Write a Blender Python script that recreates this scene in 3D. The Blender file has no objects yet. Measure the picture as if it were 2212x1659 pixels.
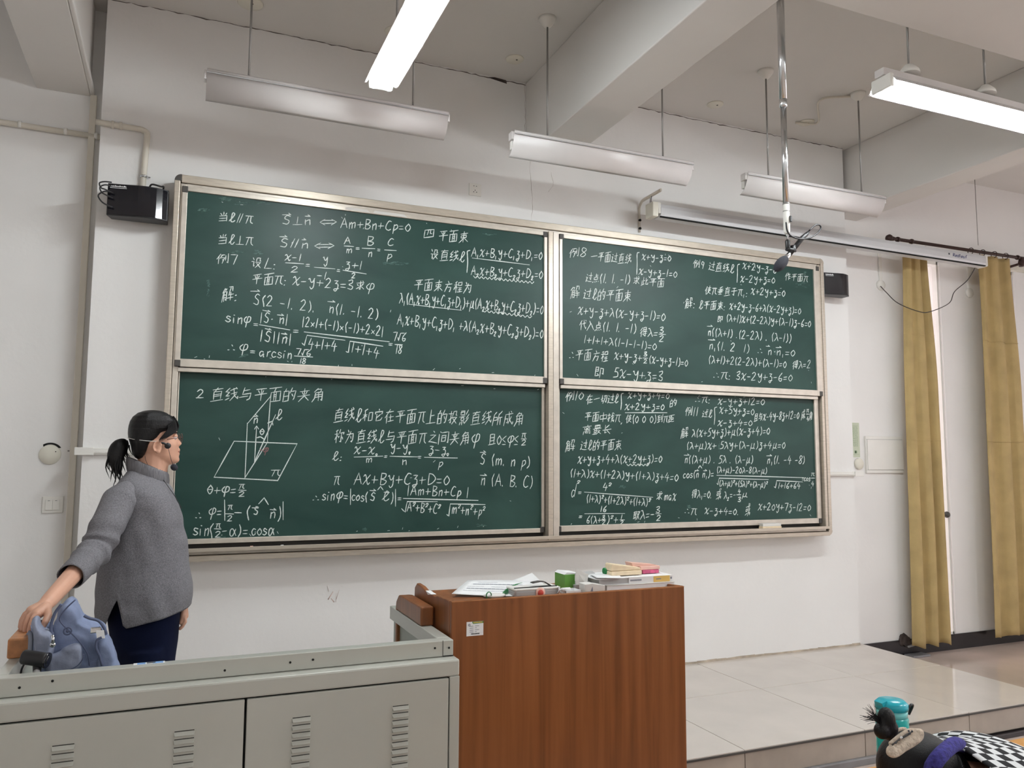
import bpy, bmesh, math, random
from mathutils import Vector, Matrix, noise
random.seed(7)
SC = bpy.context.scene
COL = SC.collection
PI = math.pi
# ------------------------------------------------------------ camera
W, H = 2212, 1659
F, YAW, PITCH, ROLL = 1717.53, 0.3969, 0.0959, 0.0049
C = Vector((0.7457, -4.6418, 1.40))
_fw = Vector((math.sin(YAW)*math.cos(PITCH), math.cos(YAW)*math.cos(PITCH), math.sin(PITCH)))
_r0 = Vector((math.cos(YAW), -math.sin(YAW), 0)); _u0 = _r0.cross(_fw)
_r = _r0*math.cos(ROLL) + _u0*math.sin(ROLL); _u = -_r0*math.sin(ROLL) + _u0*math.cos(ROLL)
cam = bpy.data.cameras.new('camera'); co = bpy.data.objects.new('camera', cam); COL.objects.link(co)
cam.sensor_width = 36; cam.lens = F*36/W; cam.clip_start = .05; cam.clip_end = 200
M = Matrix.Identity(4)
for i in range(3):
    M[i][0], M[i][1], M[i][2], M[i][3] = _r[i], _u[i], -_fw[i], C[i]
co.matrix_world = M
SC.camera = co
# ------------------------------------------------------------ colour management, world
SC.view_settings.view_transform = 'Standard'; SC.view_settings.look = 'None'
SC.view_settings.exposure = 0.72; SC.view_settings.gamma = 1; SC.view_settings.use_curve_mapping = False
SC.cycles.max_bounces = 10; SC.cycles.diffuse_bounces = 6; SC.cycles.glossy_bounces = 4
SC.cycles.transparent_max_bounces = 12; SC.cycles.sample_clamp_indirect = 6
SC.cycles.use_denoising = True
wd = bpy.data.worlds.new('world'); SC.world = wd; wd.use_nodes = True
wb = wd.node_tree.nodes['Background']; wb.inputs[0].default_value = (1.0, .92, .93, 1); wb.inputs[1].default_value = 2.2
LAMP = 95.0

def _ray(x, y): return _fw + _r*((x-W/2)/F) - _u*((y-H/2)/F)
def onY(x, y, Y): d = _ray(x, y); return C + d*((Y-C.y)/d.y)
def onZ(x, y, Z): d = _ray(x, y); return C + d*((Z-C.z)/d.z)
def onX(x, y, X): d = _ray(x, y); return C + d*((X-C.x)/d.x)

# ------------------------------------------------------------ materials
def lin(c):
    c = c/255.
    return c/12.92 if c <= .04045 else ((c+.055)/1.055)**2.4
def rgb(r, g, b): return (lin(r), lin(g), lin(b), 1)
def mat(name, col, rough=.6, metal=0, var=0.0, scale=6, bump=0.0, bscale=80, spec=.5, stretch=None, col2=None, coat=0):
    m = bpy.data.materials.new(name); m.use_nodes = True
    nt = m.node_tree; N = nt.nodes; L = nt.links; b = N['Principled BSDF']
    b.inputs['Roughness'].default_value = rough; b.inputs['Metallic'].default_value = metal
    b.inputs['Specular IOR Level'].default_value = spec; b.inputs['Coat Weight'].default_value = coat
    b.inputs['Base Color'].default_value = col
    tc = N.new('ShaderNodeTexCoord'); mp = N.new('ShaderNodeMapping'); L.new(tc.outputs['Object'], mp.inputs[0])
    if stretch: mp.inputs['Scale'].default_value = stretch
    if var or col2:
        n = N.new('ShaderNodeTexNoise'); n.inputs['Scale'].default_value = scale; n.inputs['Detail'].default_value = 5
        L.new(mp.outputs[0], n.inputs['Vector'])
        r = N.new('ShaderNodeValToRGB'); L.new(n.outputs[0], r.inputs[0])
        c2 = col2 or (col[0]*(1-var), col[1]*(1-var), col[2]*(1-var), 1)
        c1 = col if col2 else (min(1, col[0]*(1+var*.6)), min(1, col[1]*(1+var*.6)), min(1, col[2]*(1+var*.6)), 1)
        r.color_ramp.elements[0].color = c2; r.color_ramp.elements[1].color = c1
        r.color_ramp.elements[0].position = .34; r.color_ramp.elements[1].position = .66
        L.new(r.outputs[0], b.inputs['Base Color'])
    if bump:
        n2 = N.new('ShaderNodeTexNoise'); n2.inputs['Scale'].default_value = bscale; n2.inputs['Detail'].default_value = 4
        L.new(mp.outputs[0], n2.inputs['Vector'])
        bp = N.new('ShaderNodeBump'); bp.inputs['Strength'].default_value = bump; bp.inputs['Distance'].default_value = .01
        L.new(n2.outputs[0], bp.inputs['Height']); L.new(bp.outputs[0], b.inputs['Normal'])
    return m
def emit(name, col, s):
    m = bpy.data.materials.new(name); m.use_nodes = True; b = m.node_tree.nodes['Principled BSDF']
    b.inputs['Base Color'].default_value = (.8, .8, .8, 1)
    b.inputs['Emission Color'].default_value = col; b.inputs['Emission Strength'].default_value = s
    return m
MT = {}
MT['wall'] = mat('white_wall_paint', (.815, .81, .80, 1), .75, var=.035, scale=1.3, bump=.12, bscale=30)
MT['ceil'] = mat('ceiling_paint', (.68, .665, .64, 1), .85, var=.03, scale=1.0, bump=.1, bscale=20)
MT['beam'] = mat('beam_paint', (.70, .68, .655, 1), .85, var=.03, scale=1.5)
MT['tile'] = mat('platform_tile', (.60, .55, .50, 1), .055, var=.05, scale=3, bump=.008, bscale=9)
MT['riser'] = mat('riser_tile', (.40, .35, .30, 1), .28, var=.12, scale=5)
MT['grout'] = mat('grout', (.07, .06, .05, 1), .9)
MT['floor'] = mat('lower_floor', (.56, .45, .39, 1), .14, scale=.9, col2=(.38, .32, .28, 1), bump=.03, bscale=5)
MT['black_tile'] = mat('black_skirting_tile', (.012, .010, .013, 1), .25, var=.3, scale=8)
MT['white_plastic'] = mat('white_plastic', (.78, .77, .73, 1), .4, var=.03)
MT['cream_plastic'] = mat('cream_plastic', (.74, .72, .63, 1), .5, var=.04)
MT['pipe'] = mat('painted_pipe', (.66, .62, .54, 1), .5, var=.05)
MT['alu'] = mat('champagne_aluminium', (.56, .50, .42, 1), .38, .55, var=.10, scale=14, stretch=(1, 1, 6))
MT['alu2'] = mat('light_aluminium_edge', (.62, .57, .50, 1), .36, .45, var=.08, scale=20)
MT['corner'] = mat('dark_corner_plastic', (.06, .055, .05, 1), .5)
MT['groove'] = mat('dark_groove', (.02, .018, .016, 1), .7)
MT['chalk'] = mat('white_chalk', (.80, .86, .83, 1), .9, scale=220, col2=(.52, .60, .57, 1))
MT['chalk_red'] = mat('pink_chalk', (.26, .13, .13, 1), .9)
MT['chalk_dim'] = mat('wiped_chalk', (.12, .20, .175, 1), .9, scale=60, col2=(.035, .085, .07, 1))
MT['reflector'] = mat('white_lamp_enamel', (.66, .63, .62, 1), .32, var=.03)
MT['rod'] = mat('thin_steel_rod', (.30, .29, .28, 1), .4, .5)
MT['chrome'] = mat('chrome', (.72, .74, .76, 1), .16, 1)
MT['black'] = mat('black_plastic', (.012, .012, .014, 1), .42)
MT['gloss_black'] = mat('glossy_black', (.006, .006, .010, 1), .12, coat=.4)
MT['foam'] = mat('dark_foam', (.035, .037, .048, 1), .95, bump=.4, bscale=400)
MT['screen'] = mat('screen_case_enamel', (.60, .61, .63, 1), .3, var=.03)
MT['curtain'] = mat('ochre_curtain', (.46, .34, .15, 1), .85, var=.12, scale=5, bump=.25, bscale=220)
MT['bronze'] = mat('dark_bronze_rod', (.045, .022, .018, 1), .45, .3)
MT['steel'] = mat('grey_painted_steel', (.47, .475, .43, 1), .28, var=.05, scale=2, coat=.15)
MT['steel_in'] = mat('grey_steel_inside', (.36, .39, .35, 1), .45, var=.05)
MT['hole'] = mat('drilled_hole', (.004, .004, .004, 1), .9)
MT['wood_edge'] = mat('worn_wood_edge', (.46, .20, .08, 1), .4, var=.25, scale=30)
MT['skin'] = mat('skin', (.66, .37, .26, 1), .5, var=.06, scale=14)
MT['lip'] = mat('lips', (.45, .16, .13, 1), .45)
MT['hair'] = mat('black_hair', (.004, .0035, .004, 1), .42, spec=.28, bump=.3, bscale=60, stretch=(9, 9, 1.2))
MT['hair_flat'] = mat('black_hair_tail', (.004, .003, .004, 1), .5, spec=.25)
MT['knit'] = mat('grey_knit', (.185, .182, .198, 1), .95, var=.3, scale=230, bump=.22, bscale=260)
MT['rib'] = mat('grey_rib_knit', (.18, .177, .19, 1), .95, var=.3, scale=160, bump=.3, bscale=150, stretch=(2, 2, .15))
MT['navy'] = mat('navy_trousers', (.005, .008, .028, 1), .95, var=.3, scale=5, spec=.15)
MT['denim'] = mat('grey_blue_nylon', (.22, .27, .42, 1), .8, var=.2, scale=12, bump=.8, bscale=16)
MT['denim2'] = mat('grey_blue_nylon_flap', (.27, .30, .40, 1), .8, var=.2, scale=14, bump=.7, bscale=20)
MT['bag_trim'] = mat('bag_piping', (.09, .11, .19, 1), .7)
MT['white'] = mat('white_paper', (.82, .83, .84, 1), .6, var=.02)
MT['offwhite'] = mat('offwhite_card', (.70, .69, .66, 1), .6, var=.04)
MT['greycard'] = mat('grey_card', (.42, .42, .42, 1), .5, var=.05)
MT['green'] = mat('bright_green_card', (.13, .36, .06, 1), .5)
MT['dgreen'] = mat('dark_green_print', (.01, .20, .05, 1), .5)
MT['yellow'] = mat('yellow_print', (.80, .55, .16, 1), .5)
MT['cream'] = mat('cream_card', (.80, .66, .46, 1), .6, var=.08, scale=30)
MT['pink'] = mat('pink_card', (.80, .50, .42, 1), .6, var=.06)
MT['magenta'] = mat('magenta_band', (.62, .10, .22, 1), .5, var=.3, scale=80)
MT['teal'] = mat('teal_plastic', (.01, .42, .40, 1), .25, var=.05)
MT['teal_lid'] = mat('blue_teal_lid', (.015, .40, .50, 1), .25)
MT['red'] = mat('red_print', (.55, .06, .04, 1), .5)
MT['ink'] = mat('dark_ink', (.05, .055, .07, 1), .7)
MT['ink2'] = mat('grey_ink', (.22, .24, .30, 1), .7)
MT['blueink'] = mat('navy_ink', (.03, .04, .16, 1), .6)
MT['lightblue'] = mat('blue_print', (.20, .38, .70, 1), .5)
MT['lensm'] = mat('dark_frame_metal', (.12, .045, .035, 1), .3, .6)
MT['desk'] = mat('yellow_wood_desk', (.60, .29, .07, 1), .38, scale=5, col2=(.50, .23, .05, 1), stretch=(1, 9, 1))
MT['violet'] = mat('violet_knit_collar', (.045, .04, .24, 1), .95, var=.4, scale=90, bump=.6, bscale=160)
MT['clip'] = mat('cream_fluffy_clip', (.62, .52, .42, 1), .95, var=.2, scale=60, bump=.7, bscale=120)
MT['greystrip'] = mat('grey_metal_strip', (.25, .25, .26, 1), .4, .3, var=.15, scale=6)
MT['rubble'] = mat('broken_plaster', (.06, .045, .04, 1), .95, var=.5, scale=25)
MT['palegreen'] = mat('pale_green_notice', (.55, .60, .47, 1), .7)
MT['glow'] = emit('fluorescent_tube', (.93, .985, 1, 1), LAMP)

# painted wood with vertical grain and some scuffs
def wood():
    m = bpy.data.materials.new('orange_brown_laminate'); m.use_nodes = True
    nt = m.node_tree; N = nt.nodes; L = nt.links; b = N['Principled BSDF']; b.inputs['Roughness'].default_value = .36
    tc = N.new('ShaderNodeTexCoord'); mp = N.new('ShaderNodeMapping'); mp.inputs['Scale'].default_value = (22, 22, .9)
    L.new(tc.outputs['Object'], mp.inputs[0])
    n = N.new('ShaderNodeTexNoise'); n.inputs['Scale'].default_value = 1.4; n.inputs['Detail'].default_value = 8; n.inputs['Distortion'].default_value = .5
    L.new(mp.outputs[0], n.inputs['Vector'])
    r = N.new('ShaderNodeValToRGB'); e = r.color_ramp.elements
    e[0].position = .28; e[0].color = (.17, .055, .016, 1); e[1].position = .72; e[1].color = (.29, .102, .033, 1)
    x = e.new(.5); x.color = (.235, .080, .024, 1)
    L.new(n.outputs[0], r.inputs[0])
    n2 = N.new('ShaderNodeTexNoise'); n2.inputs['Scale'].default_value = 6.5; n2.inputs['Detail'].default_value = 5
    mp2 = N.new('ShaderNodeMapping'); mp2.inputs['Location'].default_value = (3.1, 1.7, 5.3); mp2.inputs['Scale'].default_value = (1.5, 1.5, 1)
    L.new(tc.outputs['Object'], mp2.inputs[0]); L.new(mp2.outputs[0], n2.inputs['Vector'])
    r2 = N.new('ShaderNodeValToRGB'); r2.color_ramp.elements[0].position = .70; r2.color_ramp.elements[1].position = .78
    r2.color_ramp.elements[0].color = (0, 0, 0, 1); r2.color_ramp.elements[1].color = (.5, .5, .5, 1)
    L.new(n2.outputs[0], r2.inputs[0])
    mx = N.new('ShaderNodeMixRGB'); L.new(r2.outputs[0], mx.inputs[0]); L.new(r.outputs[0], mx.inputs[1]); mx.inputs[2].default_value = (.07, .028, .012, 1)
    L.new(mx.outputs[0], b.inputs['Base Color'])
    return m
MT['wood'] = wood()
# chalkboard: green enamel with eraser haze
def board():
    m = bpy.data.materials.new('green_chalkboard'); m.use_nodes = True
    nt = m.node_tree; N = nt.nodes; L = nt.links; b = N['Principled BSDF']; b.inputs['Roughness'].default_value = .42
    b.inputs['Specular IOR Level'].default_value = .32
    tc = N.new('ShaderNodeTexCoord'); mp = N.new('ShaderNodeMapping'); mp.inputs['Scale'].default_value = (1.2, 1, 2.6)
    L.new(tc.outputs['Object'], mp.inputs[0])
    n = N.new('ShaderNodeTexNoise'); n.inputs['Scale'].default_value = 1.6; n.inputs['Detail'].default_value = 7; n.inputs['Distortion'].default_value = .6
    L.new(mp.outputs[0], n.inputs['Vector'])
    r = N.new('ShaderNodeValToRGB'); e = r.color_ramp.elements
    e[0].position = .35; e[0].color = (.011, .043, .036, 1); e[1].position = .75; e[1].color = (.024, .068, .056, 1)
    L.new(n.outputs[0], r.inputs[0]); L.new(r.outputs[0], b.inputs['Base Color'])
    return m
MT['board'] = board()
def checker():
    m = bpy.data.materials.new('black_white_check_knit'); m.use_nodes = True
    nt = m.node_tree; N = nt.nodes; L = nt.links; b = N['Principled BSDF']; b.inputs['Roughness'].default_value = .9
    uv = N.new('ShaderNodeTexCoord'); ck = N.new('ShaderNodeTexChecker'); ck.inputs['Scale'].default_value = 1
    ck.inputs[1].default_value = (.72, .73, .74, 1); ck.inputs[2].default_value = (.004, .004, .006, 1)
    L.new(uv.outputs['UV'], ck.inputs[0]); L.new(ck.outputs[0], b.inputs['Base Color'])
    return m
MT['check'] = checker()
def glassm():
    m = bpy.data.materials.new('door_glass'); m.use_nodes = True
    nt = m.node_tree; N = nt.nodes; L = nt.links; out = N['Material Output']; N.remove(N['Principled BSDF'])
    t = N.new('ShaderNodeBsdfTransparent'); t.inputs[0].default_value = (.96, .94, .95, 1)
    g = N.new('ShaderNodeBsdfGlossy'); g.inputs['Roughness'].default_value = .05
    x = N.new('ShaderNodeMixShader'); x.inputs[0].default_value = .06
    L.new(t.outputs[0], x.inputs[1]); L.new(g.outputs[0], x.inputs[2]); L.new(x.outputs[0], out.inputs[0])
    return m
MT['glass'] = glassm()

# ------------------------------------------------------------ mesh helpers
WLOC = {}
class MB:
    def __init__(s): s.v = []; s.f = []; s.m = []; s.sm = []; s.uv = {}
    def add(s, vs, fs, mi=0, smooth=False):
        o = len(s.v); s.v += [Vector(v) for v in vs]
        for f in fs: s.f.append([i+o for i in f]); s.m.append(mi); s.sm.append(smooth)
        return s
    def box(s, a, b, mi=0):
        x0, y0, z0 = [min(p, q) for p, q in zip(a, b)]; x1, y1, z1 = [max(p, q) for p, q in zip(a, b)]
        return s.add([(x0,y0,z0),(x1,y0,z0),(x1,y1,z0),(x0,y1,z0),(x0,y0,z1),(x1,y0,z1),(x1,y1,z1),(x0,y1,z1)],
              [(0,3,2,1),(4,5,6,7),(0,1,5,4),(1,2,6,5),(2,3,7,6),(3,0,4,7)], mi)
    def prism(s, pts, ax, lo, hi, mi=0, smooth=False):
        # pts 2D outline; ax 0: pts are (y,z); 1: (x,z); 2: (x,y)
        def P(p, t): return (t, p[0], p[1]) if ax == 0 else (p[0], t, p[1]) if ax == 1 else (p[0], p[1], t)
        n = len(pts); vs = [P(p, lo) for p in pts]+[P(p, hi) for p in pts]
        s.add(vs, [list(range(n))[::-1], [n+i for i in range(n)]], mi)
        return s.add(vs, [(i, (i+1) % n, n+(i+1) % n, n+i) for i in range(n)], mi, smooth)
    def sheet(s, pts, ax, lo, hi, th=.002, mi=0):      # open profile with a thickness
        def off(i):
            a = Vector(pts[max(0, i-1)]); b = Vector(pts[min(len(pts)-1, i+1)]); d = (b-a).normalized(); return Vector((-d.y, d.x))*th
        back = [tuple(Vector(pts[i])+off(i)) for i in range(len(pts))][::-1]
        def P(p, t): return (t, p[0], p[1]) if ax == 0 else (p[0], t, p[1]) if ax == 1 else (p[0], p[1], t)
        allp = list(pts)+back; n = len(allp); m = len(pts)
        vs = [P(p, lo) for p in allp]+[P(p, hi) for p in allp]
        s.add(vs, [(i, (i+1) % n, n+(i+1) % n, n+i) for i in range(n)], mi, True)
        caps = []
        for i in range(m-1): caps += [(i+1, i, n-1-i, n-2-i), (n+i, n+i+1, n+n-2-i, n+n-1-i)]
        return s.add(vs, caps, mi)
    def tube(s, path, r, n=10, mi=0, caps=True, flat=1, smooth=True):
        path = [Vector(p) for p in path]; rs = r if isinstance(r, (list, tuple)) else [r]*len(path)
        ref = None; rings = []
        for i, p in enumerate(path):
            d = (path[min(i+1, len(path)-1)]-path[max(i-1, 0)])
            d = d.normalized() if d.length > 1e-9 else Vector((0, 0, 1))
            if ref is None: ref = Vector((0, 0, 1)) if abs(d.z) < .9 else Vector((0, 1, 0))
            a = (ref - d*ref.dot(d)); a = a.normalized() if a.length > 1e-6 else d.orthogonal().normalized(); ref = a
            b = d.cross(a)
            rings.append([p+a*rs[i]*math.cos(2*PI*k/n)+b*rs[i]*flat*math.sin(2*PI*k/n) for k in range(n)])
        vs = [v for R_ in rings for v in R_]; fs = []
        for i in range(len(rings)-1):
            for k in range(n): fs.append((i*n+k, i*n+(k+1) % n, (i+1)*n+(k+1) % n, (i+1)*n+k))
        s.add(vs, fs, mi, smooth)
        if caps: s.add(rings[0], [list(range(n))[::-1]], mi); s.add(rings[-1], [list(range(n))], mi)
        return s
    def loft(s, rings, mi=0, caps=True, smooth=True):
        n = len(rings[0]); vs = [v for R_ in rings for v in R_]; fs = []
        for i in range(len(rings)-1):
            for k in range(n): fs.append((i*n+k, i*n+(k+1) % n, (i+1)*n+(k+1) % n, (i+1)*n+k))
        s.add(vs, fs, mi, smooth)
        if caps: s.add(rings[0], [list(range(n))[::-1]], mi); s.add(rings[-1], [list(range(n))], mi)
        return s
    def lathe(s, c, prof, n=20, ax=2, mi=0):       # prof: (radius, height)
        c = Vector(c); rings = []
        for (r, h) in prof:
            ring = []
            for k in range(n):
                a = 2*PI*k/n; u, v = r*math.cos(a), r*math.sin(a)
                ring.append(c+Vector((u, v, h) if ax == 2 else (h, u, v) if ax == 0 else (v, h, u)))
            rings.append(ring)
        return s.loft(rings, mi)
    def ell(s, c, r, R=None, n=16, m=10, mi=0):
        c = Vector(c); vs = []; fs = []
        for i in range(m+1):
            t = PI*i/m
            for k in range(n):
                a = 2*PI*k/n; p = Vector((r[0]*math.sin(t)*math.cos(a), r[1]*math.sin(t)*math.sin(a), -r[2]*math.cos(t)))
                if R: p = R @ p
                vs.append(c+p)
        for i in range(m):
            for k in range(n): fs.append((i*n+k, i*n+(k+1) % n, (i+1)*n+(k+1) % n, (i+1)*n+k))
        return s.add(vs, fs, mi, True)
    def cap(s, p0, r0, p1, r1, n=14, mi=0):         # tapered capsule
        p0, p1 = Vector(p0), Vector(p1); d = (p1-p0).normalized(); path = []; rs = []
        for i in range(5):
            t = PI/2*(1-i/4.); path.append(p0-d*r0*math.sin(t)); rs.append(max(.0004, r0*math.cos(t)))
        for i in range(5):
            t = PI/2*i/4.; path.append(p1+d*r1*math.sin(t)); rs.append(max(.0004, r1*math.cos(t)))
        return s.tube(path, rs, n, mi)
def link(o, parent=None, centre=(0, 0, 0)):
    COL.objects.link(o); c = Vector(centre)
    if parent is not None: o.parent = parent; o.location = c - WLOC[parent.name]
    else: o.location = c
    WLOC[o.name] = c
    return o
def tag(o, label=None, cat=None, group=None, kind=None):
    if label: o['label'] = label
    if cat: o['category'] = cat
    if group: o['group'] = group
    if kind: o['kind'] = kind
    return o
def build(name, mb, mats, parent=None, bevel=0, seg=2, remesh=0, smooth=0, kind=None, label=None, cat=None, group=None, sub=0):
    if not isinstance(mats, (list, tuple)): mats = [mats]
    xs = [v.x for v in mb.v]; ys = [v.y for v in mb.v]; zs = [v.z for v in mb.v]
    c = Vector(((min(xs)+max(xs))/2, (min(ys)+max(ys))/2, min(zs)))
    me = bpy.data.meshes.new(name); me.from_pydata([v-c for v in mb.v], [], mb.f)
    for m in mats: me.materials.append(MT[m])
    me.polygons.foreach_set('material_index', mb.m); me.polygons.foreach_set('use_smooth', mb.sm)
    me.update()
    bm = bmesh.new(); bm.from_mesh(me)
    if remesh == 0: bmesh.ops.remove_doubles(bm, verts=bm.verts, dist=1e-6)
    bmesh.ops.recalc_face_normals(bm, faces=bm.faces); bm.to_mesh(me); bm.free()
    o = bpy.data.objects.new(name, me); link(o, parent, c)
    if remesh:
        r = o.modifiers.new('r', 'REMESH'); r.mode = 'VOXEL'; r.voxel_size = remesh; r.use_smooth_shade = True
        if smooth: s_ = o.modifiers.new('s', 'SMOOTH'); s_.factor = .5; s_.iterations = smooth
        dg = bpy.context.evaluated_depsgraph_get(); me2 = bpy.data.meshes.new_from_object(o.evaluated_get(dg))
        o.modifiers.clear(); o.data = me2
        if not me2.materials: [me2.materials.append(MT[m]) for m in mats]
    if bevel:
        b = o.modifiers.new('bevel', 'BEVEL'); b.width = bevel; b.segments = seg; b.limit_method = 'ANGLE'; b.angle_limit = .6
    if sub:
        b = o.modifiers.new('sub', 'SUBSURF'); b.levels = sub; b.render_levels = sub
    tag(o, label, cat, group, kind)
    return o
def thing(name, loc, label, cat, group=None, kind=None):
    o = bpy.data.objects.new(name, None); o.empty_display_size = .1; link(o, None, loc); tag(o, label, cat, group, kind); return o
def bez(pts, n=8):      # Catmull-Rom through points
    P = [Vector(p) for p in pts]
    if len(P) < 3: return P
    out = []
    for i in range(len(P)-1):
        a = P[i-1] if i else P[0]*2-P[1]; b, c = P[i], P[i+1]; d = P[i+2] if i+2 < len(P) else P[-1]*2-P[-2]
        for k in range(n):
            t = k/n; out.append(.5*((2*b)+(c-a)*t+(2*a-5*b+4*c-d)*t*t+(3*b-a-3*c+d)*t**3))
    out.append(P[-1]); return out
# ============================================================ ROOM
ZC, ZB, ZF = 3.954, 3.441, -.17
WY, RY = .1135, .28          # face of the board wall, face of the recesses
XL, XR, YB = -2.2, 9.6, -10.5
PL, PR, PX, PY = .285, 5.655, 5.70, -1.366
def wall(name, *boxes, m='wall'):
    b = MB()
    for a, c in boxes: b.box(a, c)
    return build(name, b, m, kind='structure')
wf = wall('wall_front', ((PL, WY, ZF), (PR, .60, ZC)))
wall('wall_front_left', ((XL, RY, ZF), (PL, .60, ZC)))
# recess with two glazed doorways
D1, D2, DT, DB = (6.63, 6.912), (7.64, 7.885), 3.18, -.05
wall('wall_front_right', ((PR, RY, ZF), (D1[0], .60, ZC)), ((D1[0], RY, DT), (D1[1], .60, ZC)), ((D1[1], RY, ZF), (D2[0], .60, ZC)),
     ((D2[0], RY, DT), (D2[1], .60, ZC)), ((D2[1], RY, ZF), (XR, .60, ZC)), ((D1[0], RY, ZF), (D1[1], .60, DB)), ((D2[0], RY, ZF), (D2[1], .60, DB)))
wall('wall_left', ((XL-.2, YB, ZF), (XL, .60, ZC)))
wall('wall_back', ((XL, YB-.2, ZF), (XR, YB, ZC)))
# right wall: three daylight windows
RW = [(-2.6, -1.0), (-5.4, -3.4), (-8.6, -6.6)]
ys = [YB]+[v for w in sorted(RW) for v in w]+[.60]
bx = [((XR, YB, ZF), (XR+.2, .60, .75)), ((XR, YB, 2.7), (XR+.2, .60, ZC))]
for i in range(0, len(ys), 2): bx.append(((XR, ys[i], .75), (XR+.2, ys[i+1], 2.7)))
wall('wall_right', *bx)
for i, (a, b_) in enumerate(RW):
    w = MB()
    for y in (a, (a+b_)/2-.02, b_-.04): w.box((XR+.05, y, .75), (XR+.1, y+.04, 2.7))
    for z in (.75, 2.66): w.box((XR+.05, a, z), (XR+.1, b_, z+.04))
    o = build('window_%d' % (i+3), w, 'white_plastic', kind='structure')
    build('pane', MB().box((XR+.07, a+.04, .79), (XR+.075, b_-.04, 2.66)), 'glass', o)
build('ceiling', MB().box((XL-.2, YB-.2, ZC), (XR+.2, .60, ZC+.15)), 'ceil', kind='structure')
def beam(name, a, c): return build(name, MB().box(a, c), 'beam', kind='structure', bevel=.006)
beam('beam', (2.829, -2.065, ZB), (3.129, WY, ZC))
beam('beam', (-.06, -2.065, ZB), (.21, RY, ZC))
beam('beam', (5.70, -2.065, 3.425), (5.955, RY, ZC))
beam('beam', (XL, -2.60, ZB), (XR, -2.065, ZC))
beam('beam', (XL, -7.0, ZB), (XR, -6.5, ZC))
beam('trim_1', (.21, -2.065, ZB), (.232, RY, ZB+.035))           # conduit under the left beam edge
# floors
fl = build('floor', MB().box((XL, YB, ZF-.1), (XR, .28, ZF)), 'floor', kind='structure')
build('trim_2', MB().box((PX, RY-.012, ZF), (D2[0], RY, -.045)).box((D2[0], RY-.012, ZF), (XR, RY, -.045)), 'black_tile', kind='structure')
# platform with its tiles
pf = build('platform', MB().box((-.6, PY+.012, ZF), (PX-.012, WY-.001, -.012)).box((PR+.001, WY-.002, ZF), (PX-.012, RY-.001, -.012)), 'grout', kind='structure')
tm = {}
def tile(name, a, c, m, parent):
    key = tuple(round(c[i]-a[i], 4) for i in range(3))+(m,)
    cc = Vector(((a[0]+c[0])/2, (a[1]+c[1])/2, a[2]))
    if key in tm:
        o = bpy.data.objects.new(name, tm[key]); link(o, parent, cc); b = o.modifiers.new('bevel', 'BEVEL'); b.width = .0012; b.segments = 1; return o
    o = build(name, MB().box(a, c), m, parent, bevel=.0012, seg=1); tm[key] = o.data; return o
xs = [-.6]+[3.36+.78*k for k in range(-4, 3)]+[PX]
xs = sorted(set([round(x, 3) for x in xs if -.6 <= x <= PX]))
ysr = [PY, -.55, .1125]
g = .0019
for i in range(len(xs)-1):
    for j in range(2):
        tile('floor_tile', (xs[i]+g, ysr[j]+g, -.012), (xs[i+1]-g, ysr[j+1]-g, random.uniform(-.0003, .0003)), 'tile', pf)
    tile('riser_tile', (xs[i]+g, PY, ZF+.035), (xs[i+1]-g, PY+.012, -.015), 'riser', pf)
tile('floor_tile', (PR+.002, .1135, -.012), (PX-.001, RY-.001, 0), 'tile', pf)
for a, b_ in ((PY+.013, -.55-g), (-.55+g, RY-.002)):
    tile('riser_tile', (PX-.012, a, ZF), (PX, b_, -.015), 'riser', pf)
b = MB(); b.box((-.6, PY-.006, -.0145), (PX+.004, PY+.012, -.006)); build('edge_strip', b, 'corner', pf)
build('trim_3', MB().box((-.6, PY-.02, ZF), (4.86, PY+.006, ZF+.035)), 'greystrip', kind='structure', bevel=.003)
build('trim_4', MB().box((4.87, PY-.025, ZF), (PX+.1, PY+.006, ZF+.028)), 'black_tile', kind='structure', bevel=.003)
# dirty mortar line where board wall meets platform
b = MB()
for k in range(64):
    x = PL+(PR-PL)*k/64; b.add([(x, WY-.004, 0), (x+(PR-PL)/64, WY-.004, 0), (x+(PR-PL)/64, WY-.001, .012+.006*random.random()), (x, WY-.001, .012+.006*random.random())], [(0, 1, 2, 3)])
MT['dirt'] = mat('dusty_wall_foot', (.47, .40, .32, 1), .95, var=.3, scale=9)
build('baseboard_front', b, 'dirt', kind='structure')

# cracks in the plaster (thin relief, wandering)
def crack(name, pts, w=.004, Y=None, z=None):
    b = MB(); P = []
    for i in range(len(pts)-1):
        a, c = Vector(pts[i]), Vector(pts[i+1]); n = max(2, int((c-a).length/.03))
        for k in range(n): P.append(a+(c-a)*k/n+Vector((random.uniform(-1, 1), 0, random.uniform(-1, 1)))*.004)
    P.append(Vector(pts[-1]))
    b.tube(P, [w*random.uniform(.25, 1) for _ in P], 4, flat=.6, smooth=False)
    return build(name, b, MTN, wf)
MT['crackm'] = mat('plaster_crack', (.13, .11, .10, 1), .95); MTN = 'crackm'
crack('plaster_crack', [(PL, WY, ZC-.002), (1.4, WY, ZC-.003), (2.829, WY, ZC-.012)], .0042)
crack('plaster_crack', [(3.13, WY, ZC-.002), (4.5, WY, ZC-.012), (PR, WY, ZC-.004)], .0042)
MT['crackf'] = mat('fine_crack', (.42, .36, .34, 1), .95); MTN = 'crackf'
crack('plaster_crack', [(2.86, WY, 3.43), (2.87, WY, 3.25), (2.885, WY, 3.1), (2.87, WY, 2.98)], .0022)
crack('plaster_crack', [(3.02, WY, 3.36), (3.04, WY, 3.27), (3.0, WY, 3.22)], .0018)
crack('plaster_crack', [(2.822, WY, 3.94), (2.826, WY, 3.75), (2.824, WY, 3.44)], .0025)
MTN = 'crackm'
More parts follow.
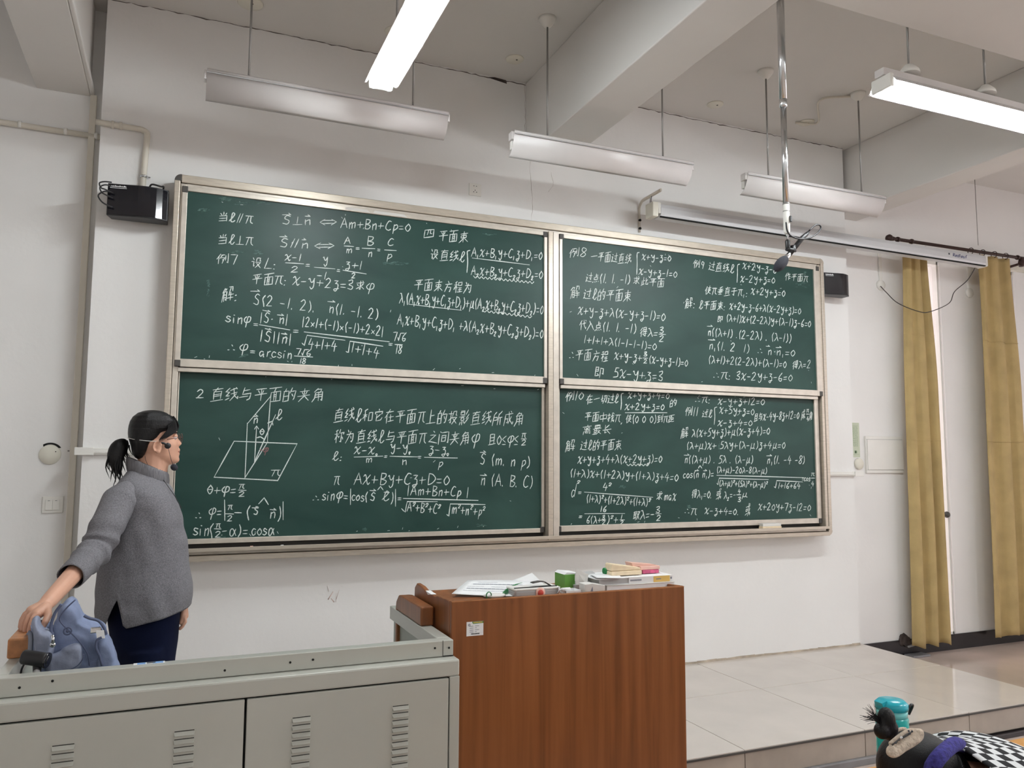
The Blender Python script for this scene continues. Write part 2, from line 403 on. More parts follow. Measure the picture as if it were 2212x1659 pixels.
b = MB().prism([(2.55, 3.943), (2.69, 3.925), (2.685, 3.948), (2.60, 3.953)], 1, WY-.002, WY+.004); build('plaster_gap', b, 'rubble', wf)
# pinkish smear low on the board wall
MT['smear'] = mat('red_smear', (.74, .60, .56, 1), .9, var=.1, scale=30)
b = MB(); c = onY(714, 1287, WY-.0008)
for k in range(5):
    q = c+Vector((random.uniform(-.04, .04), 0, random.uniform(-.04, .03)))
    b.tube([q, q+Vector((random.uniform(-.02, .03), 0, random.uniform(.02, .06)))], [.004, .002], 5, flat=.1)
build('red_smear', b, 'smear', wf)
# the two glazed doorways
for i, (a, c) in enumerate((D1, D2)):
    t = .045; b = MB()
    b.box((a, RY+.02, DB), (a+t, RY+.10, DT)).box((c-.012, RY+.02, DB), (c, RY+.10, DT)).box((a, RY+.02, DT-.03), (c, RY+.10, DT)).box((a, RY+.02, DB), (c, RY+.10, DB+.02))
    o = build('door_%d' % (i+1), b, 'white_plastic', kind='structure')
    build('pane', MB().box((a+t, RY+.06, DB+.02), (c-.012, RY+.065, DT-.03)), 'glass', o)
    h = MB().box((a-.1, RY-.03, DT+.0), (c+.46, RY, DT+.055)); build('lintel_trim', h, 'cream_plastic', o, bevel=.004)
    if i == 0:
        build('door_knob', MB().lathe((6.872, RY+.06, .955), [(.0, -.075), (.022, -.07), (.028, -.055), (.024, -.04), (.01, -.03), (.01, 0)], 16, ax=1), 'corner', o)
# balcony slab outside so the doorways do not open on nothing
build('balcony_slab', MB().box((5.5, .60, -.25), (XR, 2.2, -.10)), 'offwhite', kind='structure')

# ============================================================ WALL FITTINGS
def wpipe(name, pts, r, m, parent=None, **k): return build(name, MB().tube(bez(pts, 6) if len(pts) > 2 else pts, r, 10), m, parent, **k)
# vertical conduit in the left recess and the horizontal pipe crossing it
b = MB().box((.212, RY-.035, .0), (.245, RY, ZB)); build('vertical_conduit', b, 'pipe', label='square white conduit running down the left recess from the beam', cat='conduit', bevel=.003)
b = MB().tube([(-2.2, RY-.022, 3.232), (.284, RY-.022, 3.205)], .016, 10)
t = build('horizontal_pipe', b, 'pipe', label='thin horizontal pipe clipped high on the left recess wall', cat='pipe')
for x in (-.12, .10, .25): build('pipe_clip', MB().lathe((x, RY-.022, 3.2085-(x-.25)*.0108), [(.019, -.008), (.019, .008)], 12, ax=0), 'white_plastic', t)
t = thing('speaker_pipe', (.5, WY, 3.0), 'cream pipe bending down to the speaker beside the board', 'pipe')
yy = WY-.018
pts = [(.262, yy, 3.228), (.45, yy, 3.224), (.487, yy, 3.223), (.512, yy, 3.212), (.518, yy, 3.185), (.512, yy, 3.0), (.507, yy, 2.83)]
build('pipe_run', MB().tube(bez(pts, 5), .016, 12), 'pipe', t)
for x in (.345, .385): build('pipe_clip', MB().lathe((x, yy, 3.2265), [(.021, -.006), (.021, .006)], 12, ax=0), 'pipe', t)
build('pipe_clip', MB().lathe((.512, yy, 2.955), [(.021, -.006), (.021, .006)], 12).box((.512, yy, 2.953), (.545, yy+.01, 2.96)), 'chrome', t)
# loose round cover with a gap behind it, and screw hole
t = thing('round_cover', (.115, RY, 1.42), 'loose round cover plate over a hole left of the board', 'cover plate')
c = onY(108, 982, RY)
build('cover_disc', MB().lathe((c.x, RY, c.z), [(.0, -.008), (.050, -.008), (.053, -.004), (.053, -.001)], 28, ax=1), 'cream_plastic', t)
pts = [(c.x+.058*math.cos(a), c.z+.012+.052*math.sin(a)) for a in [math.radians(v) for v in range(28, 136, 9)]]
pts += [(c.x+.046*math.cos(a), c.z+.008+.047*math.sin(a)) for a in [math.radians(v) for v in range(135, 27, -9)]]
build('open_gap', MB().prism(pts, 1, RY-.003, RY-.0005), 'hole', t)
for dx, dz in ((.027, .016),): build('screw', MB().lathe((c.x+dx, RY-.0085, c.z+dz), [(0, -.001), (.003, -.001), (.003, 0)], 8, ax=1), 'hole', t)
q = onY(148, 974, RY); build('wall_screw', MB().lathe((q.x, RY, q.z), [(0, -.006), (.005, -.005), (.005, 0)], 8, ax=1), 'rod', label='small screw head left in the wall beside the loose cover', cat='screw')
# double light switch
t = thing('light_switch', (.14, RY, 1.15), 'white double light switch below the round cover', 'light switch')
build('switch_plate', MB().box((.093, RY-.008, 1.108), (.193, RY, 1.196)), 'white_plastic', t, bevel=.003)
for x in (.109, .143): 
    o = build('rocker', MB().box((x, RY-.013, 1.124), (x+.033, RY-.008, 1.180)), 'white_plastic', t, bevel=.0015)
    build('indicator', MB().box((x+.011, RY-.0135, 1.1725), (x+.021, RY-.0125, 1.1745)), 'ink', o)
# cable trunking either side of the board
def trunk(name, x0, x1, z0, z1, label, end):
    t = thing(name, ((x0+x1)/2, WY, z0), label, 'cable trunking')
    build('trunking_body', MB().box((x0, WY-.026, z0), (x1, WY, z1)), 'white_plastic', t, bevel=.003)
    build('trunking_lid', MB().box((x0, WY-.031, z0+.008), (x1, WY-.026, z1-.014)), 'white_plastic', t, bevel=.002)
    build('end_cap', MB().box((end-.04, WY-.034, z0-.003), (end+.05, WY-.001, z1+.003)), 'white_plastic', t, bevel=.003)
trunk('cable_trunking', .262, .72, 1.420, 1.455, 'white cable trunking behind the teacher, left of the board', .29)
trunk('cable_trunking', 5.27, PR+.01, 1.293, 1.325, 'white cable trunking leaving the right edge of the board', PR+.02)
# socket above the board
t = thing('wall_socket', (2.468, WY, 3.16), 'white wall socket above the blackboard', 'socket')
build('socket_plate', MB().box((2.426, WY-.009, 3.118), (2.511, WY, 3.200)), 'white_plastic', t, bevel=.003)
for dx, dz, w, h in ((-.009, .022, .006, .004), (.009, .022, .006, .004), (0, -.006, .004, .007), (-.010, -.018, .006, .005), (.010, -.018, .006, .005)):
    build('socket_hole', MB().box((2.468+dx-w/2, WY-.0095, 3.160+dz-h/2), (2.468+dx+w/2, WY-.0085, 3.160+dz+h/2)), 'hole', t)
# right recess: notice, round knock-out, flat access panel
def rr(x, y): return onY(x, y, RY)
a, c = rr(1839, 913), rr(1858, 988)
t = thing('green_notice', (a.x, RY, c.z), 'narrow pale green notice stuck beside the access panel', 'notice')
build('notice_sheet', MB().box((a.x, RY-.001, c.z), (c.x, RY, a.z)), 'palegreen', t)
b = MB()
for k in range(22):
    z = a.z-.035-k*.0075
    if z < c.z+.06: break
    for j in range(3):
        x = a.x+.012+j*.018; b.box((x, RY-.0016, z), (x+random.uniform(.008, .015), RY-.001, z+.0035))
b.box((a.x+.008, RY-.0016, a.z-.026), (c.x-.012, RY-.001, a.z-.024)).box((a.x+.01, RY-.0016, c.z+.022), (c.x-.01, RY-.001, c.z+.024))
for k in range(3): b.box((a.x+.022+k*.004, RY-.0016, c.z+.032), (a.x+.025+k*.012, RY-.001, c.z+.055))
MT['greenink'] = mat('green_ink', (.26, .36, .23, 1), .8)
build('notice_print', b, 'greenink', t, kind='stuff')
c = rr(1854, 1002); t = build('round_junction_cover', MB().lathe((c.x, RY, c.z), [(0, -.02), (.040, -.02), (.046, -.014), (.046, 0)], 24, ax=1), 'cream_plastic', label='small cream round junction cover below the green notice', cat='cover plate')
a, c = rr(1866, 942), rr(1948, 1022)
t = thing('access_panel', (a.x, RY, c.z), 'square white access panel with raised rim on the right recess wall', 'access panel')
build('panel_frame', MB().box((a.x, RY-.018, c.z), (c.x, RY, a.z)), 'white_plastic', t, bevel=.004)
build('panel_door', MB().box((a.x+.012, RY-.024, c.z+.028), (c.x, RY-.018, a.z-.028)), 'white_plastic', t, bevel=.002)
for z in (c.z+.024, a.z-.027): build('frame_groove', MB().box((a.x+.004, RY-.0185, z), (c.x, RY-.0175, z+.003)), 'greycard', t)
# slim rebates with sockets under the screen, plus the hanging black cable
def slim(x0, x1, y0, y1, name, label):
    a, c = rr(x0, y0), rr(x1, y1); t = thing(name, (a.x, RY, c.z), label, 'conduit')
    build('conduit_channel', MB().box((a.x, RY-.015, c.z), (a.x+.032, RY, a.z)), 'white_plastic', t, bevel=.003)
    build('socket_box', MB().lathe((a.x+.018, RY, c.z-.035), [(0, -.02), (.040, -.018), (.045, -.01), (.045, 0)], 20, ax=1), 'white_plastic', t)
slim(1895, 1905, 538, 608, 'ceiling_drop_conduit', 'white conduit ending in a round box left of the first curtain')
slim(2086, 2096, 560, 625, 'ceiling_drop_conduit', 'white conduit ending in a round box between the two curtains')
cb = [(1902, 618, .25), (1915, 632, .22), (1940, 655, .18), (1985, 673, .02), (2010, 673, .02), (2050, 655, .02), (2062, 630, .02), (2090, 605, .0), (2108, 575, -.04), (2112, 563, -.06)]
MT['cable'] = mat('dark_cable', (.03, .025, .025, 1), .5)
build('hanging_cable', MB().tube(bez([onY(x, y, Y) for x, y, Y in cb], 6), .0035, 6), 'cable', label='dark cable sagging across the curtain from the screen end', cat='cable')
# ceiling cover discs
for i, (x, y, r, l) in enumerate(((855, 68, .066, 'round ceiling cover plate with a cable, above the unlit lamp with the socket'), (1112, 127, .058, 'plain round ceiling cover plate next to the long plaster crack'),
        (1545, 225, .058, 'round ceiling cover plate between the beam and the microphone pole'), (1742, 264, .058, 'round ceiling cover plate just right of the microphone pole'), (541, 6, .07, 'ceiling rosette above the first rod of the unlit lamp'))):
    c = onZ(x, y, ZC); t = thing('ceiling_cover', (c.x, c.y, ZC-.012), l, 'cover plate')
    build('cover_disc', MB().lathe((c.x, c.y, ZC), [(0, -.010), (r-.004, -.009), (r, -.004), (r, 0)], 28), 'cream_plastic', t)
    build('screw_hole', MB().lathe((c.x+.01, c.y-.01, ZC-.0101), [(0, -.001), (.006, -.001), (.006, 0)], 8), 'hole', t)
c = onZ(1718, 262, ZC); k = onZ(1858, 205, ZC)
build('ceiling_cable', MB().tube(bez([(c.x, c.y, ZC-.012), (c.x+.12, c.y-.10, ZC-.03), (k.x-.25, k.y+.12, ZC-.035), (k.x-.05, k.y+.02, ZC-.01)], 8), .008, 8), 'pipe', label='pale cable drooping along the ceiling to a lamp rosette', cat='cable')
c = onZ(860, 60, ZC); build('ceiling_cable', MB().tube(bez([(c.x, c.y, ZC-.008), (c.x+.10, c.y-.3, ZC-.02), (c.x+.05, c.y-.75, ZC-.008)], 6), .008, 8), 'pipe', label='pale cable running along the ceiling from a cover plate', cat='cable')

# ============================================================ LAMPS
def fluor(x0, x1, y, z, label, group=None):     # unlit asymmetric board lamp, along X
    t = thing('board_lamp', ((x0+x1)/2, y, z), label, 'lamp', group)
    P = [(-.012, .012), (-.014, .0), (-.006, -.002), (-.002, -.022), (.003, -.045), (.014, -.070), (.034, -.095), (.056, -.110), (.075, -.116)]
    build('reflector', MB().sheet([(y+a, z+c) for a, c in P], 0, x0, x1, .0022), 'reflector', t)
    build('reflector_rib', MB().box((x0, y-.0165, z-.010), (x1, y-.010, z-.006)), 'greycard', t)
    build('ballast_channel', MB().box((x0-.012, y+.002, z-.036), (x1+.012, y+.050, z+.010)), 'reflector', t, bevel=.003)
    tb = build('tube', MB().lathe((x0+.02, y+.045, z-.065), [(.013, 0), (.013, x1-x0-.04)], 12, ax=0), 'white_plastic', t, label='unlit white tube')
    for x in (x0+.0, x1-.02): build('tube_holder', MB().box((x, y+.03, z-.082), (x+.02, y+.06, z-.034)), 'white_plastic', t, bevel=.003)
    return t
def rod(t, x, y, z, top=ZC, r=.0055, canopy=True):
    build('hanging_rod', MB().tube([(x, y, z), (x, y, top)], r, 8), 'rod', t)
    if canopy: build('ceiling_canopy', MB().lathe((x, y, top), [(.008, -.055), (.022, -.05), (.048, -.016), (.052, 0)], 20), 'white_plastic', t)
LY = -.68
for (x0, x1, z, rods, lab) in ((.802, 2.023, 3.262, ((538, 165), (893, 235)), 'unlit grey board lamp hanging over the first half of the blackboard'),
          (2.410, 3.609, 3.228, ((1184, 290), (1434, 335)), 'unlit board lamp in front of the beam end above the wall socket'),
          (4.026, 5.212, 3.228, ((1662, 372), (1864, 418)), 'unlit white board lamp with its end behind the microphone pole')):
    t = fluor(x0, x1, LY, z, lab)
    for q in rods: X = onY(q[0], q[1], LY).x; rod(t, X, LY+.01, z+.01, canopy=True)
def twin(axis, cx, cy, z, L, label, group=None, w=.075, shade=True, rods=(.3, -.3), canopy_low=False):
    # lit twin-tube fitting; axis 0 along X, 1 along Y
    t = thing('twin_tube_lamp', (cx, cy, z), label, 'lamp', group)
    def sw(p): return (cx+p[0], cy+p[1], z+p[2]) if axis == 0 else (cx+p[1], cy+p[0], z+p[2])
    def bx_(a, c, name, m, **k): return build(name, MB().box(sw(a), sw(c)), m, t, **k)
    h = L/2
    P = [(-w-.012, -.006), (-w, .0), (-w*.75, .028), (-.026, .046), (.026, .046), (w*.75, .028), (w, 0), (w+.012, -.006)]
    b = MB()
    if axis == 0: b.sheet([(cy+a, z+c) for a, c in P], 0, cx-h, cx+h, .002)
    else: b.sheet([(cx+a, z+c) for a, c in P], 1, cy-h, cy+h, .002)
    if shade: build('reflector', b, 'reflector', t)
    bx_((-h-.02, -.028, .048), (h+.02, .028, .085), 'ballast_channel', 'reflector', bevel=.003)
    for s in (-1, 1):
        bx_((s*h-.012, -.058, -.020), (s*h+.012, .058, .048), 'tube_holder', 'white_plastic', bevel=.006)
        c = sw((-h+.012, s*.038, -.016))
        build('tube', MB().lathe(c, [(.0, 0), (.013, 0), (.013, L-.024), (0, L-.024)], 12, ax=0 if axis == 0 else 1), 'glow', t, label='glowing white tube')
    for q in rods:
        p = sw((q, 0, .085)); rod(t, p[0], p[1], p[2], canopy=not canopy_low)
        if canopy_low: build('ceiling_canopy', MB().lathe((p[0], p[1], p[2]+.0), [(.050, .012), (.046, .03), (.020, .06), (.008, .066)], 20), 'white_plastic', t)
    return t
e0 = onZ(876, 194, 3.2)
twin(1, 1.577, e0.y-.60, 3.2, 1.2, 'lit twin-tube lamp pointing at the blackboard, cut by the top edge', w=.068)
twin(0, 4.39, -1.955, 3.19, 1.2, 'lit twin-tube lamp hanging parallel to the board near the transverse beam', w=.078, rods=(-.42, .12), canopy_low=True)
for i, (x, y) in enumerate(((4.2, -4.6), (7.0, -4.1), (-.6, -8.6), (3.0, -8.4))):  # unseen lamps added to light the room, some left bare for upper walls
    twin(1, x, y, 3.1, 1.2, 'unseen lit twin-tube lamp added behind the viewpoint to light the room', 'added room lighting lamps', shade=(i in (0, 2)))
# ============================================================ BLACKBOARD
bb = thing('blackboard', (2.98, 0, .85), 'large green sliding blackboard with aluminium frame covered in chalk formulas', 'blackboard')
x0, x1, z0, z1 = .671, 5.285, .856, 2.960
fw = .062
# outer frame: stepped profile on four sides
def fr(name, a, c, m='alu', bev=.004, p=bb): return build(name, MB().box(a, c), m, p, bevel=bev)
f = fr('frame_top', (x0+.035, -.02, z1-.045), (x1-.035, WY, z1)); fr('frame_lip', (x0+.06, -.012, z1-.078), (x1-.06, WY, z1-.047), 'alu2', .003, f)
f = fr('frame_side', (x0, -.02, z0+.03), (x0+.030, WY, z1-.035)); fr('frame_lip', (x0+.032, -.016, z0+.05), (x0+.062, WY, z1-.05), 'alu2', .003, f)
f = fr('frame_side', (x1-.030, -.02, z0+.03), (x1, WY, z1-.035)); fr('frame_lip', (x1-.058, -.016, z0+.05), (x1-.032, WY, z1-.05), 'alu', .003, f)
f = fr('frame_bottom', (x0+.035, -.035, z0), (x1-.035, WY, z0+.030)); fr('frame_lip', (x0+.06, -.02, z0+.033), (x1-.06, WY, z0+.055), 'alu2', .003, f)
for (cx, cz, sx, sz) in ((x0, z1, 1, -1), (x1, z1, -1, -1), (x0, z0, 1, 1), (x1, z0, -1, 1)):
    r = .036; P = [(cx+sx*r, cz), (cx+sx*r, cz+sz*r), (cx, cz+sz*r)]
    P += [(cx+sx*(r-r*math.cos(a)), cz+sz*(r-r*math.sin(a))) for a in [math.radians(v) for v in range(10, 90, 16)]]
    build('frame_corner', MB().prism(P, 1, -.021, WY), 'alu' if sx < 0 else 'corner', bb)
m = fr('centre_post', (2.932, -.035, z0+.045), (2.966, WY, z1-.06)); fr('post_face', (2.969, -.030, z0+.045), (3.010, WY, z1-.06), 'alu2', .003, m)
build('chalk_tray', MB().box((x0+.05, -.055, z0+.056), (x1-.05, .05, z0+.062)).box((x0+.05, -.058, z0+.052), (x1-.05, -.052, z0+.072)), 'alu', bb, bevel=.001)
build('rail_groove', MB().box((x0+.06, .045, z0+.05), (x1-.06, .10, z1-.05)), 'groove', bb)
def cr(x, y, s): return lambda u, v: (x+u/s, y+v/s)
CR = {1: cr(380, 400, 4.148), 2: cr(780, 440, 4.366), 3: cr(380, 800, 3.857), 4: cr(660, 800, 3.95), 5: cr(1200, 500, 4.74), 6: cr(1460, 530, 5.185), 7: cr(1200, 830, 4.88), 8: cr(1450, 830, 4.88)}
GW = {}; GS = {}
def G(ch, w, s): GW[ch] = w; GS[ch] = s
for l in '''A 8 0a408a 1676
B 7 101a ~10615415 ~15775a1a
C 7 ~714014184a79
D 8 101a ~105185591a
L 8 401a8a
a 7 ~5524072a575a6a
c 5 ~5524072a59
d 7 ~5524072a58 705a
i 3 151a 1222
m 9 141a ~1634464a ~4674868a
n 6 141a ~1644565a
o 6 ~34073a6734
p 6 241d ~2554672a
r 5 141a ~164454
s 5 ~552416583a09
S 7 ~613013564a09
x 7 ~03225a79 720a
y 7 ~0312254662 ~626a4d2b
z 6 125225 ~25565a3d1b6a
ℓ 6 ~0944513024294a68
π 8 0282 321a ~62688a
φ 8 ~320528778352463d
θ 6 ~30053a6530 0565
λ 7 ~0121447a 450a
μ 8 230d ~195963 ~63698a
α 8 ~744a1915448a
0 6 ~32063a6632
1 3 201a
2 7 ~0230530a 0a6a
3 6 ~01404315574a09
4 7 300676 534b
5 6 602014 ~1455590a
6 6 ~5015194a5717
7 6 00603a
8 6 ~512013573a085351
9 6 ~5221144552 524a
+ 7 0676 3339
- 6 0656
= 6 0555 0858
( 4 ~3014283b
) 4 ~1034381b
| 3 101b
. 2 090a
, 2 1a0c
: 3 0616 0a1a
∴ 7 3344 0818 5868
· 3 1626
∥ 7 300a 603a
⊥ 8 4149 0a8a
⇔ 10 2484 2888 32063a 72a67a
≤ 6 520558 0a5a
× 6 0559 5509
√ 4 061a3191
² 4 ~01204104 0434
₁ 3 181c
₂ 4 ~0928390c 0c3c
₀ 4 ~190a1c2a19
^ 6 032053
当 10 5053 2133 8173 14949a 1797 1a9a
例 10 3005 222a 4171 5135 44745a 5667 8287 a0aa99
设 10 1022 04242938 5144 51818494 45954a 569a
平 10 1191 3244 7264 05a5 515a
面 10 00a0 5043 131a9a9313 434a 636a 4565 4767
求 10 1292 505948 2435 1846 8365 5599 7081
解 10 2003 214132 130a 13434a39 1545 1747 232a 609093 7064 7466 66a6 58a8 848a
四 10 0109a9a101 4136 616585
束 10 1292 2426868424 505a 560a 56aa
直 10 1191 5033 2329 238389 2585 2787 0aaa
线 10 3003330636 0938 4291 4594 6076a9a7 954a 8091
方 10 4052 1393 44361a 46867a6a
程 10 3011 0343 212a 2407 2446 5154949151 5696 5898 4aaa 767a
为 10 2032 1383887a69 51440a 5567
与 10 302595896a 3282 0777
的 10 2012 020a4a4202 0646 7054 63a3998a 7587
夹 10 1292 3345 7365 06a6 50561a 569a
角 10 4013 317163 23270a 23838a79 2585 2787 535a
和 10 4011 0444 2129 2407 2446 6369a9a363
它 10 5051 13129284 7436 34398997
在 10 1292 5006 242a 4696 6469 49a9
上 10 404a 4484 0aaa
投 10 0242 202918 0745 5144 51818494 45954a 569a
影 11 1013535010 1151 0464 2527575525 373a 180a 586a 9073 a376 a66a
所 10 3012 120a 14444616 9062 625a 65a5 858a
成 10 1292 12160a 15454838 5066aaa8 8459 7081
称 10 3011 0343 212a 2407 2446 6053 63a394 737a69 5546 8698
之 10 5061 238318 1838aa
间 10 1021 020a 31a1aa99 3338787333 3575
且 10 2a21818a 2484 2787 0aaa
一 10 05a5
过 10 1122 04241809 1849aa 43a3 808877 5566
点 10 5054 5282 2427878424 190a 394a 697a 99aa
此 10 3039 3454 1419 0a58 7179a9a7 9375
代 10 3005 232a 4493 6076aaa8 8091
入 10 3042530a 53aa
得 10 3003 3306 252a 5054949050 5292 45a5 47a7 858a79 5869
即 10 101948 10404414 1242 3658 61919786 616a
作 10 3005 232a 6044 52a2 727a 75a5 78a8
使 10 3005 232a 42a2 5456969454 70763a 57aa
垂 10 8031 1393 05a5 1797 2989 5159 3337 7377
于 10 2181 04a4 515a38
切 10 0544 212847 52a29a88 72754a
中 10 0307a7a303 505a
找 10 0242 202918 0745 54a3 7078aaa8 a46a 8091
到 10 0151 211453 0656 3439 0958 7277 a0aa99
距 10 0103434101 2328 2545 0509 0948 a15159a9 54949656
离 10 5051 02a2 3375 7335 23258583 171a 17979a89 553979
最 10 2023838020 2181 04a4 242a 444a 2646 2848 0a5a 56965a 67aa
长 10 7033 05a5 303958 459a
取 10 0151 1118 414a 1343 1545 0857 62a26a 63aa
或 10 0292 1416464414 0958 6076aaa8 945a 8091'''.split('\n'):
    p = l.split(' '); G(p[0], int(p[1]), p[2:])
GW[' '] = 4; GS[' '] = []
